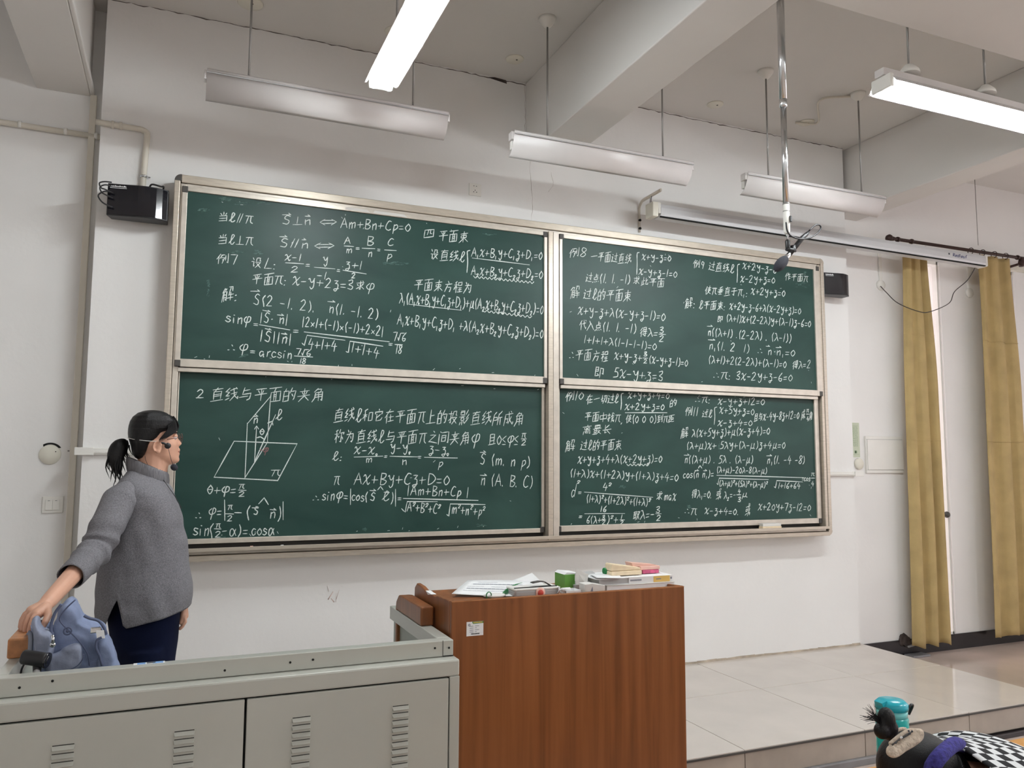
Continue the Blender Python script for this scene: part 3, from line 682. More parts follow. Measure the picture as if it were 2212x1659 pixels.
TX = {  # panel: list of (crop, x0, ybase0, x1, ybase1, height, text)
'TL': [(1,385,318,690,345,80,'当ℓ∥π'),(1,960,348,1215,355,75,'S⊥n'),(1,1290,352,1435,357,62,'⇔'),(1,1480,378,2101,415,85,'Am+Bn+Cp=0'),
(1,380,520,690,540,85,'当ℓ⊥π'),(1,940,550,1190,565,75,'S∥n'),(1,1245,565,1425,572,62,'⇔'),(1,1510,525,1562,525,62,'A'),(1,1527,608,1580,608,60,'m'),
(1,1615,580,1650,582,40,'='),(2,58,392,118,395,85,'B'),(2,68,500,110,502,70,'n'),(2,155,450,185,455,48,'='),(2,250,395,305,395,65,'C'),(2,245,520,290,520,75,'p'),
(1,365,698,548,708,85,'例7'),(1,680,735,905,750,92,'设L:'),(1,980,672,1125,680,62,'x-1'),(1,1035,778,1100,778,50,'2'),(1,1165,735,1205,740,55,'='),
(1,1320,700,1362,705,75,'y'),(1,1268,835,1350,838,60,'-1'),(1,1445,780,1475,785,50,'='),(1,1520,740,1670,755,72,'z+1'),(1,1575,832,1612,832,45,'2'),
(1,685,885,1000,890,92,'平面π:'),(1,1050,888,1775,955,85,'x-y+2z=3求φ'),(1,415,1040,565,1030,120,'解:'),
(1,700,1065,1250,1135,92,'S(2 -1. 2).'),(1,1378,1142,1816,1200,92,'n(1. -1. 2)'),(1,450,1218,600,1245,85,'sin'),(1,612,1245,668,1252,88,'φ'),(1,700,1265,742,1270,50,'='),
(1,758,1225,1005,1245,88,'|S· n|'),(1,758,1390,1040,1425,92,'|S||n|'),(1,1055,1325,1105,1330,55,'='),(1,1135,1262,1863,1350,85,'|2×1+(-1)×(-1)+2×2|'),
(1,1190,1462,1440,1480,90,'4+1+4'),(1,1575,1495,1821,1545,92,'1+1+4'),(2,262,1340,300,1345,48,'='),(2,300,1290,425,1295,80,'7√6'),(2,330,1410,385,1415,82,'18'),
(1,468,1490,540,1495,85,'∴'),(1,575,1495,640,1498,88,'φ'),(1,670,1510,715,1515,52,'='),(1,750,1530,1040,1555,80,'arcsin'),(1,1075,1520,1210,1530,58,'7√6'),(1,1110,1597,1165,1600,48,'18'),
(2,600,325,685,328,88,'四'),(2,735,348,1010,365,100,'平面束'),(2,655,520,980,550,95,'设直线ℓ'),(2,1045,495,1710,525,82,'A₁x+B₁y+C₁z+D₁=0'),
(2,1040,670,1715,705,85,'A₂x+B₂y+C₂z+D₂=0'),(2,505,808,1050,842,98,'平面束方程为'),(2,365,932,1720,1040,98,'λ₁(A₁x+B₁y+C₁z+D₁)+μ(A₂x+B₂y+C₂z+D₂)=0'),
(2,345,1135,1720,1270,98,'A₁x+B₁y+C₁z+D₁ +λ(A₂x+B₂y+C₂z+D₂)=0')],
'BL': [(3,175,228,240,228,70,'2'),(3,295,250,1240,255,105,'直线与平面的夹角'),(3,650,440,685,440,70,'n'),(3,835,410,885,410,85,'ℓ'),(3,700,535,735,535,50,'θ'),
(3,795,880,870,880,62,'π'),(3,262,1030,505,1030,75,'θ+φ='),(3,525,985,572,985,45,'π'),(3,528,1050,578,1050,40,'2'),(3,165,1240,220,1245,80,'∴'),(3,280,1215,385,1218,85,'φ='),
(3,435,1160,470,1160,45,'π'),(3,430,1255,475,1255,45,'2'),(3,585,1240,625,1240,110,'('),(3,650,1200,690,1200,65,'S'),(3,785,1230,835,1232,85,'n'),(3,850,1245,878,1245,110,')'),
(3,148,1370,280,1378,100,'sin'),(3,280,1385,320,1385,110,'('),(3,335,1312,370,1312,42,'π'),(3,328,1390,378,1390,50,'2'),(3,390,1375,605,1378,92,'-α)='),(3,635,1372,820,1375,92,'cosα'),
(4,245,435,1865,468,112,'直线ℓ和它在平面π上的投影直线所成角'),(4,250,612,1485,630,105,'称为直线ℓ与平面π之间夹角φ'),(4,1565,628,1820,632,90,'且0≤φ≤'),(4,1845,575,1880,575,48,'π'),(4,1845,637,1885,637,42,'2'),
(4,230,768,325,768,75,'ℓ:'),(4,420,710,630,715,70,'x-x₀'),(4,515,785,570,787,58,'m'),(4,675,752,700,752,48,'='),(4,725,690,910,700,75,'y-y₀'),(4,825,805,870,808,70,'n'),(4,960,757,990,757,48,'='),
(4,1055,705,1240,715,72,'z-z₀'),(4,1135,825,1170,825,72,'p'),(4,1495,800,1915,825,92,'S (m. n p)'),(4,245,975,290,975,85,'π'),(4,418,970,1230,975,95,'Ax+By+Cz+D=0'),(4,1500,975,1940,1000,98,'n (A. B. C)'),
(4,65,1115,120,1118,62,'∴'),(4,145,1105,250,1110,88,'sin'),(4,268,1105,365,1112,85,'φ='),(4,400,1110,530,1118,80,'cos('),(4,555,1108,597,1110,65,'S'),(4,660,1110,715,1112,80,'ℓ'),(4,732,1130,752,1130,92,')'),
(4,788,1112,822,1115,50,'='),(4,870,1060,1395,1078,80,'|Am+Bn+Cp |'),(4,870,1200,1150,1225,82,'A²+B²+C²'),(4,1250,1220,1530,1245,85,'m²+n²+p²')],
'TR': [(5,140,262,318,258,92,'例8'),(5,365,300,775,330,98,'一平面过直线'),(5,885,290,1185,305,68,'x+y-z=0'),(5,855,440,1245,468,72,'x-y+z-1=0'),(5,315,515,765,532,88,'过点(1. 1. -1)'),
(5,795,540,1115,570,82,'求此平面'),(5,158,680,245,682,118,'解'),(5,290,690,775,715,108,'过ℓ的平面束'),(5,235,848,1125,912,92,'x+y-z+λ(x-y+z-1)=0'),(5,250,1000,830,1040,92,'代入点(1. 1. -1)'),
(5,868,1075,1050,1078,90,'得λ='),(5,1070,1038,1110,1038,62,'3'),(5,1068,1125,1115,1125,58,'2'),(5,295,1140,1035,1212,80,'1+1+1+λ(1-1-1-1)=0'),(5,145,1308,540,1330,105,'∴平面方程'),
(5,605,1308,885,1330,82,'x+y-z+'),(5,905,1275,940,1275,45,'3'),(5,905,1348,940,1348,42,'2'),(5,960,1345,1355,1382,80,'(x-y+z-1)=0'),(5,400,1485,495,1505,105,'即'),(5,600,1490,1105,1530,98,'5x-y+z=3'),
(6,195,245,320,262,85,'例9'),(6,370,275,650,312,95,'过直线ℓ'),(6,750,262,1130,312,76,'x+2y-z-6'),(6,725,408,1110,425,78,'x-2y+z=0'),(6,1225,385,1480,412,80,'作平面π'),
(6,330,545,810,572,90,'使π垂直于π₁:'),(6,845,545,1225,572,78,'x+2y+z=0'),(6,108,700,225,698,110,'解:'),(6,265,712,560,722,92,'ℓ平面束:'),(6,605,715,1400,770,82,'x+2y-z-6+λ(x-2y+z)=0'),
(6,468,862,525,865,72,'即'),(6,568,850,1515,915,82,'(λ+1)x+(2-2λ)y+(λ-1)z-6=0'),(6,360,1010,1295,1085,92,'n((λ+1) .(2-2λ) . (λ-1))'),(6,375,1160,825,1200,92,'n₁(1. 2  1)'),
(6,920,1215,1335,1245,88,'∴ n·n₁=0'),(6,370,1318,1240,1370,86,'(λ+1)+2(2-2λ)+(λ-1)=0'),(6,1310,1382,1512,1368,85,'得λ=2'),(6,425,1490,625,1500,90,'∴π:'),(6,680,1503,1305,1520,90,'3x-2y+z-6=0')],
'BR': [(7,108,180,298,155,92,'例10'),(7,330,205,665,198,95,'在一切过ℓ'),(7,765,148,1200,152,72,'x+y+z+4=0'),(7,735,268,1150,270,72,'x+2y+z=0'),(7,1210,235,1275,228,78,'的'),
(7,310,385,710,402,92,'平面中找π,'),(7,745,405,1250,405,85,'使(0 0 0)到π距'),(7,290,525,585,525,95,'离最长'),(7,108,705,205,705,115,'解'),(7,268,695,695,690,105,'过ℓ的平面束'),
(7,238,835,1125,825,88,'x+y+z+4+λ(x+2y+z)=0'),(7,158,975,1295,1020,85,'(1+λ)x+(1+2λ)y+(1+λ)z+4=0'),(7,172,1188,215,1185,130,'d'),(7,228,1090,255,1090,75,'²'),(7,242,1165,278,1165,60,'='),(7,505,1115,585,1118,78,'4²'),
(7,328,1240,1000,1285,82,'(1+λ)²+(1+2λ)²+(1+λ)²'),(7,1060,1225,1130,1225,92,'求'),(7,1148,1220,1270,1225,85,'max'),(7,248,1415,285,1415,50,'='),(7,475,1343,540,1340,58,'16'),(7,330,1465,485,1465,78,'6(λ+'),
(7,495,1422,525,1422,42,'3'),(7,495,1475,530,1475,40,'2'),(7,545,1465,660,1465,85,')²+'),(7,690,1420,705,1420,45,'1'),(7,685,1475,720,1475,38,'2'),(7,822,1430,1045,1410,98,'取λ=-'),(7,1062,1350,1105,1350,62,'3'),(7,1068,1435,1112,1435,55,'2'),
(8,255,195,420,195,75,'∴π:'),(8,495,212,985,215,72,'x-y+z+12=0'),(8,150,330,285,330,90,'例11'),(8,330,350,430,350,80,'过ℓ'),(8,510,305,875,322,75,'x+5y+z=0'),(8,495,438,855,438,70,'x-z+4=0'),
(8,875,385,1350,360,82,'且与x-4y-8z+12=0'),(8,1375,370,1412,370,100,'成'),(8,1425,295,1450,295,38,'π'),(8,1430,385,1450,385,45,'4'),(8,1455,378,1492,378,90,'角'),(8,108,565,178,565,105,'解'),
(8,220,555,1040,525,82,'λ(x+5y+z)+μ(x-z+4)=0'),(8,165,685,1205,675,78,'(λ+μ)x+ 5λy+(λ-μ)z+4μ=0'),(8,145,830,865,832,82,'n((λ+μ) . 5λ . (λ-μ)'),(8,1015,835,1410,835,82,'n₁(1. -4 -8)'),
(8,130,990,450,980,78,'cos(n n₁)='),(8,480,930,1010,942,66,'(λ+μ)-20λ-8(λ-μ)'),(8,510,1070,1015,1090,64,'(λ+μ)²+(5λ)²+(λ-μ)²'),(8,1130,1095,1360,1100,62,'1+16+64'),(8,1380,1020,1465,1020,58,'=cos'),
(8,1475,968,1510,968,38,'π'),(8,1480,1070,1505,1070,45,'4'),(8,220,1200,430,1195,88,'得λ₁=0.'),(8,478,1215,525,1215,110,'或'),(8,560,1210,680,1200,82,'λ₂=-'),(8,705,1150,730,1150,45,'4'),(8,705,1238,735,1238,48,'3'),(8,750,1190,805,1190,62,'μ'),
(8,145,1370,270,1382,85,'∴π'),(8,355,1365,715,1378,75,'x-z+4=0.'),(8,785,1388,832,1388,125,'或'),(8,920,1325,1470,1335,78,'x+20y+7z-12=0')]}
def arrow(c, a, b_, d, e): return [(c, [(a, b_), (d, e)]), (c, [(d-18, e-14), (d, e)])]
LN = {
'TL': arrow(1,955,265,1030,265)+arrow(1,1158,278,1203,280)+arrow(1,930,462,995,464)+arrow(1,1130,490,1165,490)+[(1,[(1508,545),(1592,550)]),(2,[(10,420),(130,424)]),(2,[(222,436),(332,442)]),
 (1,[(982,695),(1145,705)]),(1,[(1240,735),(1425,750)]),(1,[(1497,762),(1705,795)])]+arrow(1,670,950,750,952)+arrow(1,1360,1042,1425,1048)+arrow(1,778,1120,845,1135)+arrow(1,910,1162,965,1168)
 +arrow(1,800,1285,855,1300)+arrow(1,945,1330,995,1338)+[(1,[(748,1250),(1020,1297)]),(1,[(1150,1315),(1911,1403)]),(1,[(1130,1415),(1150,1438),(1175,1345),(1515,1390)]),(1,[(1525,1490),(1545,1500),(1560,1398),(1854,1443)]),
 (2,[(320,1328),(390,1330)]),(1,[(1062,1530),(1225,1540)]),(2,'~',[(1028,440),(1003,450),(1003,490),(1005,560),(998,648)]),(2,[(1048,512),(1588,577)]),(2,'w',[(1060,690),(1630,745)],15),(2,[(450,948),(945,1005)]),(2,'w',[(1145,1010),(1610,1070)],11)],
'BL': [(3,[(485,590),(1010,612),(848,918),(318,890),(485,590)]),(3,[(595,440),(575,895)]),(3,[(595,445),(790,215)]),(3,[(790,205),(762,590)]),(3,[(575,895),(765,595)]),(3,[(655,760),(672,465)]),(3,[(655,490),(672,462),(690,490)]),
 (3,[(655,760),(830,370)]),(3,[(765,440),(800,425),(808,455)]),(3,[(645,385),(685,382),(660,368)]),(3,'~',[(675,562),(705,555),(735,575)]),(3,[(520,997),(585,1000)]),(3,[(405,1080),(407,1250)]),(3,[(412,1195),(480,1197)]),(3,[(490,1185),(545,1187)])]
 +arrow(3,635,1145,685,1148)+[(3,[(690,1112),(735,1062),(770,1118)])]+arrow(3,785,1160,835,1165)+[(3,[(893,1095),(893,1245)]),(3,[(320,1320),(375,1322)]),(4,[(1840,585),(1885,585)]),(4,[(415,740),(660,732)]),(4,[(720,733),(955,738)]),(4,[(1015,742),(1295,748)])]
 +arrow(4,1490,700,1538,700)+arrow(4,1490,895,1545,898)+[(4,[(385,1012),(383,1145)])]+arrow(4,550,1025,600,1028)+[(4,[(615,1020),(640,990),(662,1020)]),(4,[(670,1040),(715,1042)]),(4,[(768,1015),(768,1160)]),(4,[(835,1093),(1472,1110)]),
 (4,[(820,1180),(850,1210),(868,1120),(1125,1120)]),(4,[(1205,1230),(1222,1245),(1235,1140),(1532,1145)])],
'TR': [(5,'~',[(858,215),(836,228),(836,330),(832,440)]),(5,[(1058,1052),(1128,1055)]),(5,[(895,1295),(945,1297)]),(6,'~',[(715,210),(692,225),(690,320),(685,415)])]+arrow(6,350,905,410,908)+arrow(6,362,1058,438,1062)+arrow(6,1010,1130,1052,1133)+arrow(6,1120,1145,1180,1145),
'BR': [(7,'~',[(718,95),(694,110),(695,200),(688,268)]),(7,[(735,300),(1175,300)]),(7,'w',[(750,850),(985,852)],6),(7,[(305,1137),(1025,1192)]),(7,[(308,1365),(730,1363)]),(7,[(490,1430),(530,1430)]),(7,[(678,1430),(728,1430)]),(7,[(1055,1365),(1115,1365)]),
 (8,'~',[(482,240),(457,255),(460,340),(452,425)]),(8,[(1420,315),(1455,315)])]+arrow(8,135,748,190,748)+arrow(8,1005,755,1060,755)+arrow(8,250,910,290,912)+arrow(8,340,912,375,912)+[(8,[(285,885),(303,858),(323,885)]),(8,[(480,960),(1400,985)]),
 (8,[(480,1045),(492,1060),(505,990),(1025,1005)]),(8,[(1085,1080),(1098,1095),(1112,1015),(1385,1030)]),(8,[(1470,990),(1515,990)]),(8,[(690,1165),(735,1165)])]}
def ribbon(b, pts, Y, w):
    # pts: points of the photograph, laid on the board plane
    P = [onY(p[0], p[1], Y) for p in pts]
    if len(P) == 2 and (P[1]-P[0]).length < .012: P = [P[0], P[0]+(P[1]-P[0]).normalized()*.010]
    L_, R_ = [], []
    ww = w*random.uniform(.85, 1.12)
    for i, p in enumerate(P):
        d = P[min(i+1, len(P)-1)]-P[max(i-1, 0)]; d = d.normalized() if d.length > 1e-9 else Vector((1, 0, 0))
        n = Vector((-d.z, 0, d.x))*ww*.5*random.uniform(.8, 1.15)
        if i in (0, len(P)-1): n *= .6
        if i == 0: p = p-d*ww*.3
        if i == len(P)-1: p = p+d*ww*.3
        L_.append(p+n); R_.append(p-n)
    n = len(P); b.add(L_+R_, [(i, i+1, n+i+1, n+i) for i in range(n-1)])
def stroke(b, pts, Y, w, smooth):
    if smooth: q = [(v.x, v.y) for v in bez([Vector((p[0], p[1], 0)) for p in pts], 5)]
    else:
        q = []
        for i in range(len(pts)-1):
            q += [pts[i], ((pts[i][0]+pts[i+1][0])/2+random.uniform(-.2, .2), (pts[i][1]+pts[i+1][1])/2+random.uniform(-.2, .2))]
        q.append(pts[-1])
    ribbon(b, q, Y, w)
def write(b, e, Y, w):
    c, xa, ya, xb, yb, h, txt = e; f_ = CR[c]; s = f_(1, 0)[0]-f_(0, 0)[0]
    (X0, Y0), (X1, Y1) = f_(xa, ya), f_(xb, yb); hh = h*s
    wds = []
    for ch in txt: wds.append(GW[ch])
    gap = 2.0; tot = sum(wds)+gap*(len(txt)-1); u = (X1-X0)/tot; pos = 0
    for ch, wd_ in zip(txt, wds):
        for st in GS[ch]:
            sm = st[0] == '~'; st = st.lstrip('~')
            P = []
            jx, jy = random.uniform(-.25, .25), random.uniform(-.25, .25)
            for i in range(0, len(st), 2):
                gx, gy = int(st[i], 16), int(st[i+1], 16)
                x = X0+(pos+gx+jx+random.uniform(-.24, .24))*u
                y = Y0+(Y1-Y0)*(x-X0)/max(1e-6, X1-X0)-(10-gy+jy+random.uniform(-.24, .24))*hh/10
                y -= (gx-5)*.014*hh*(1 if wd_ >= 10 else .4)
                x += (5-gy)*.012*hh
                P.append((x, y))
            stroke(b, P, Y, w, sm)
        pos += wd_+gap
PANELS = {'TL': (.712, 2.925, 1.895, 2.893, -.018), 'BL': (.735, 2.925, .945, 1.905, .022), 'TR': (3.015, 5.225, 1.895, 2.893, -.018), 'BR': (3.015, 5.215, .945, 1.905, .022)}
GREEN = {'TL': (.740, 2.904, 1.938, 2.868), 'BL': (.742, 2.906, .972, 1.9), 'TR': (3.036, 5.176, 1.938, 2.866), 'BR': (3.034, 5.176, .983, 1.9)}
DESC = {'TL': 'upper panel', 'BL': 'lower panel with the drawn plane', 'TR': 'upper panel', 'BR': 'lower panel'}
for k in PANELS:
    px0, px1, pz0, pz1, Y = PANELS[k]; gx0, gx1, gz0, gz1 = GREEN[k]
    p = build('board_panel', MB().box((px0+.005, Y, pz0+.005), (px1-.005, Y+.018, pz1-.005)), 'board', bb)
    yf = Y-.012
    b = MB(); b.box((px0, yf, pz0), (gx0, Y+.018, pz1)); build('panel_frame', b, 'alu2', p, bevel=.002)
    b = MB(); b.box((gx1, yf, pz0), (px1, Y+.018, pz1)); build('panel_frame', b, 'alu2', p, bevel=.002)
    if k[0] == 'T':
        b = MB(); b.box((gx0, yf, gz1), (gx1, Y+.018, pz1)); build('panel_frame', b, 'alu2', p, bevel=.002)
    b = MB(); b.box((gx0, yf, pz0), (gx1, Y+.018, gz0)); build('panel_frame', b, 'alu2', p, bevel=.002)
    if k[0] == 'T':
        b = MB(); b.box((gx0-.01, yf+.008, pz0-.026), (gx1+.01, Y+.02, pz0-.004)); build('lower_rail', b, 'alu2', p, bevel=.002)
    for cx, cz in ((px0, pz0), (px1, pz0), (px0, pz1), (px1, pz1)):
        s = 1 if cx == px0 else -1; t_ = 1 if cz == pz0 else -1
        build('corner_cap', MB().box((cx, yf-.003, cz), (cx+s*.030, Y+.018, cz+t_*.036)), 'corner', p, bevel=.003)
    b = MB()
    for e in TX[k]: write(b, e, Y-.0015, .0054 if k[1] == 'L' else .0056)
    for l in LN[k]:
        f_ = CR[l[0]]
        if l[1] == '~': stroke(b, [f_(*q) for q in l[2]], Y-.0015, .0058, True)
        elif l[1] == 'w':
            (a, b0), (c, d) = l[2]; n = l[3]; q = []
            for i in range(2*n+1): t_ = i/(2*n); q.append(f_(a+(c-a)*t_, b0+(d-b0)*t_+(9 if i % 2 else -9)))
            stroke(b, q, Y-.0015, .0048, True)
        else: stroke(b, [f_(*q) for q in l[1]], Y-.0015, .0058, False)
    # chalk flecks
    for i in range(26):
        x, z = random.uniform(gx0+.02, gx1-.02), random.choice([random.uniform(gz0+.005, gz0+.03), random.uniform(gz1-.05, gz1-.01), random.uniform(gz0, gz1)])
        a = random.uniform(0, PI); d = Vector((math.cos(a), 0, math.sin(a)))*random.uniform(.002, .009); n = Vector((-d.z, 0, d.x)).normalized()*.0012; q = Vector((x, Y-.0014, z))
        b.add([q-d-n, q+d-n, q+d+n, q-d+n], [(0, 1, 2, 3)])
    build('chalk_writing', b, 'chalk', p, kind='stuff')
    if k == 'BL':
        b = MB(); write(b, (3, 730, 690, 768, 690, 55, 'φ'), Y-.0015, .006); stroke(b, [CR[3](700, 660), CR[3](718, 668)], Y-.0015, .006, False); build('pink_chalk_writing', b, 'chalk_red', p, label='faint pink chalk letter', kind='stuff')
    # wiped smudges
    b = MB(); SM = {'TL': [(1, 230, 225, 70, 18), (1, 440, 120, 70, 26), (1, 640, 160, 160, 14), (1, 285, 900, 16, 110), (2, 300, 562, 140, 16), (1, 740, 600, 50, 26), (1, 520, 600, 80, 12), (2, 1190, 290, 90, 10), (1, 600, 1525, 50, 20)],
     'BL': [(3, 360, 1395, 50, 10), (4, 1495, 1325, 45, 16), (3, 1565, 1325, 16, 12)], 'TR': [(6, 290, 650, 28, 70), (6, 1115, 1190, 28, 38), (6, 1420, 440, 90, 40), (6, 1440, 305, 14, 14)], 'BR': [(8, 180, 1290, 26, 20), (8, 500, 660, 8, 60), (8, 280, 180, 20, 8), (7, 700, 1080, 40, 20)]}[k]
    for c_, x, y, rx, ry in SM:
        for i in range(26):
            u = random.gauss(0, .5), random.gauss(0, .5)
            if abs(u[0]) > 1 or abs(u[1]) > 1: continue
            q = CR[c_](x+u[0]*rx, y+u[1]*ry); q2 = CR[c_](x+u[0]*rx+random.uniform(.1, .35)*rx, y+u[1]*ry+random.uniform(-.3, .3)*ry*.4)
            ribbon(b, [q, q2], Y-.0008, random.uniform(.002, .006))
    build('wiped_chalk', b, 'chalk_dim', p, kind='stuff')
# scraps of white tape left on the upper frame
for (xa, ya, xb, yb) in ((745, 449, 800, 462), (806, 462, 880, 478)):
    q0, q1 = onY(xa, ya, -.031), onY(xb, yb, -.031)
    build('tape_scrap', MB().prism([(q0.x, 2.874), (q1.x, 2.872), (q1.x-.02, 2.888), (q0.x+.01, 2.890)], 1, -.0312, -.0302), 'offwhite', bb)
# eraser and bits of chalk in the tray
q0, q1 = onY(1645, 1142, -.03), onY(1686, 1149, -.03)
t = thing('blackboard_eraser', ((q0.x+q1.x)/2, -.03, z0+.062), 'wooden blackboard eraser lying in the chalk tray', 'eraser')
build('wooden_back', MB().box((q0.x, -.045, z0+.062), (q1.x, .0, z0+.083)), 'cream', t, bevel=.004)
build('felt_pad', MB().box((q0.x+.003, -.043, z0+.083), (q1.x-.003, -.002, z0+.104)), 'offwhite', t, bevel=.003)
for x, y, m, l in ((540, 1197, 'pink', 'stub of pink chalk in the tray'), (606, 1193, 'white', 'stub of white chalk in the tray')):
    q = onY(x, y, -.04); build('chalk_stub', MB().lathe((q.x, -.038, z0+.068), [(.0, 0), (.006, 0), (.006, .015), (0, .015)], 10, ax=0), m, label=l, cat='chalk')
t = bb
for x, y in ((735, 438), (860, 490)):
    pass
# ============================================================ SPEAKERS
CV = .028
def speaker(x0, x1, z0, z1, yb, label, cables):
    t = thing('wall_speaker', ((x0+x1)/2, WY, z0), label, 'speaker')
    n = 10; P = []
    for i in range(n+1):
        u = i/n; P.append((x0+(x1-x0)*u, yb-.098-CV*math.sin(PI*u**1.6)))
    P += [(x1, yb-.02), (x0+.02, yb-.02)]
    build('speaker_cabinet', MB().prism(P, 2, z0, z1), 'black', t, bevel=.004)
    G_ = [(p[0], p[1]-.004) for p in P[:n+1]]; G_[0] = (x0+.006, G_[0][1]+.001); G_[-1] = (x1-.006, G_[-1][1]+.001)
    Q = G_+[(x1-.006, yb-.085), (x0+.006, yb-.085)]
    build('front_grille', MB().prism(Q, 2, z0+.007, z1-.007), 'gloss_black', t)
    build('wall_bracket', MB().box(((x0+x1)/2-.03, yb-.03, z0+.04), ((x0+x1)/2+.03, WY, z1-.03)), 'black', t)
    # printed name strip: blurred white capitals over a thin line
    b = MB(); n_ = 11; w = (x1-x0)*.27
    for k in range(n_):
        xa = x0+.012+w*k/n_; u = (xa-x0)/(x1-x0); y = yb-.1028-CV*math.sin(PI*u**1.6)
        xb = xa+w/n_*.78; ub = (xb-x0)/(x1-x0); y2 = yb-.1030-CV*math.sin(PI*ub**1.6)
        hgt = .0085
        b.add([(xa, y-.001, z1-.020), (xb, y2-.001, z1-.020), (xb, y2-.001, z1-.020+hgt*(.35 if k % 3 else 1)), (xa, y-.001, z1-.020+hgt)], [(0, 1, 2, 3)])
        b.add([(xa, y-.001, z1-.027), (xa+w/n_*1.1, y2-.001, z1-.027), (xa+w/n_*1.1, y2-.001, z1-.0245), (xa, y-.001, z1-.0245)], [(0, 1, 2, 3)])
    build('printed_name', b, 'white', t)
    if cables:
        for i, (za, zb, r) in enumerate(((z1-.002, z1-.048, .040), (z1-.02, z1-.075, .036), (z1-.055, z1-.125, .042))):
            pts = [(x0+.02, yb-.12, za), (x0-.012, yb-.13, za-.004), (x0-r*.9, yb-.13, (za+zb)/2+.008), (x0-r*.7, yb-.13, (za+zb)/2-.016), (x0-.008, yb-.13, zb), (x0+.03, yb-.12, zb-.012)]
            build('looped_cable', MB().tube(bez(pts, 6), .0038, 7), 'black', t)
        build('bracket_hook', MB().tube(bez([(x1-.10, yb-.10, z1-.005), (x1-.085, yb-.12, z1+.014), (x1-.04, yb-.12, z1+.008), (x1-.028, yb-.12, z1+.010), (x1-.03, yb-.1, z1-.006)], 5), .005, 7), 'black', t)
# place by solving for the front plane near y=-.08
a, c = onY(232, 398, -.03), onY(362, 477, -.03)
speaker(a.x, c.x, c.z, onY(300, 401, -.03).z, .085, 'black curved wall speaker with looped cables left of the board top', True)
a, c = onY(1776, 588, -.03), onY(1838, 640, -.03)
speaker(max(a.x, 5.29), c.x, c.z, onY(1808, 590, -.03).z, .085, 'black wall speaker at the right edge of the board', False)

# ============================================================ PROJECTION SCREEN
t = thing('projection_screen', (5.2, -.1, 3.05), 'long white rolled projection screen case hanging over the board', 'projection screen')
sx0, sx1 = onY(1419, 455, -.1).x, onY(2118, 570, -.1).x
za, zb = 3.160, 3.066
def prof(x, dz=0): 
    return [(x, -.1+a, z+dz) for a, z in ((-.045, zb+.004), (-.052, zb+.02), (-.052, zb+.06), (-.040, za-.006), (-.01, za), (.03, za), (.04, za-.01), (.045, zb+.01), (.04, zb))]
build('screen_case', MB().loft([prof(sx0, .0), prof(sx1, -.022)], smooth=False), 'screen', t, bevel=.002)
def sl(x, dz): return [Vector((x, -.146, zb-.004+dz)), Vector((x, -.132, zb-.004+dz)), Vector((x, -.132, zb+.004+dz)), Vector((x, -.146, zb+.004+dz))]
build('cloth_slot', MB().loft([sl(sx0, 0), sl(sx1, -.022)], smooth=False), 'hole', t)
build('end_cap', MB().box((sx0-.065, -.150, zb-.004), (sx0-.02, -.055, za+.004)).box((sx0-.02, -.150, zb+.02), (sx0+.002, -.055, za+.004), 1), ['cream_plastic', 'white_plastic'], t, bevel=.005)
build('end_cap', MB().box((sx1, -.150, zb-.028), (sx1+.03, -.055, za-.022)), 'white_plastic', t, bevel=.012)
# printed brand, lettered in the panel writing style
def letters(name, txt, X, Z, w, h, y, m, parent, th=.0016, slope=0):
    b = MB(); tot = sum(GW[c] for c in txt)+2*(len(txt)-1); u = w/tot; pos = 0
    for ch in txt:
        for st in GS[ch]:
            sm = st[0] == '~'; st = st.lstrip('~'); P = [(X+(pos+int(st[i], 16)+.15*(10-int(st[i+1], 16)))*u, y, Z+(10-int(st[i+1], 16))*h/10+slope*(pos*u)) for i in range(0, len(st), 2)]
            b.tube(bez(P, 4) if sm else P, th, 5)
        pos += GW[ch]+2
    return build(name, b, m, parent)
G('R', 7, ['101a', '~10615415', '357a']); G('e', 6, '~07 '.split()[0:0]+['~0757544415182a59']); G('l', 3, ['101a']); G('f', 5, ['~5130242a', '0545']); G('k', 6, ['101a', '5416', '265a'])
q = onY(2052, 540, -.152)
letters('printed_brand', 'Redleaf', q.x+.03, q.z-.050, .16, .026, -.1525, 'blueink', t, .0022, -.007)
build('printed_emblem', MB().box((q.x-.02, -.1530, q.z-.040), (q.x-.004, -.1518, q.z-.026)), 'ink', t)
# bracket
bx_ = 3.712
bp = [(bx_, WY-.008, 3.02), (bx_, WY-.008, 3.15), (bx_, WY-.012, 3.20), (bx_, WY-.045, 3.232), (bx_, WY-.10, 3.238), (bx_, -.175, 3.240)]
br = thing('screen_bracket', (bx_, WY, 3.02), 'bent chrome wall bracket carrying the screen end', 'bracket')
build('bracket_arm', MB().tube(bez(bp, 6), .013, 8, flat=.55), 'alu2', br)
for z in (3.045, 3.105): build('bolt', MB().lathe((bx_, WY-.012, z), [(0, -.012), (.010, -.010), (.010, 0)], 8, ax=1), 'hole', br)
for x in (-.014, .014): build('wire_hook', MB().tube(bez([(bx_+x*.3, -.05+x, 3.232), (bx_+x*.3, -.05+x, 3.18), (bx_+.03, -.07+x, 3.164)], 5), .0022, 6), 'ink', br)
q = onY(2113, 530, -.1)
build('hanging_wire', MB().tube([(q.x, -.1, q.z), (q.x, -.1, ZC)], .0028, 6), 'rod', label='thin wire from the ceiling to the far end of the screen', cat='wire')

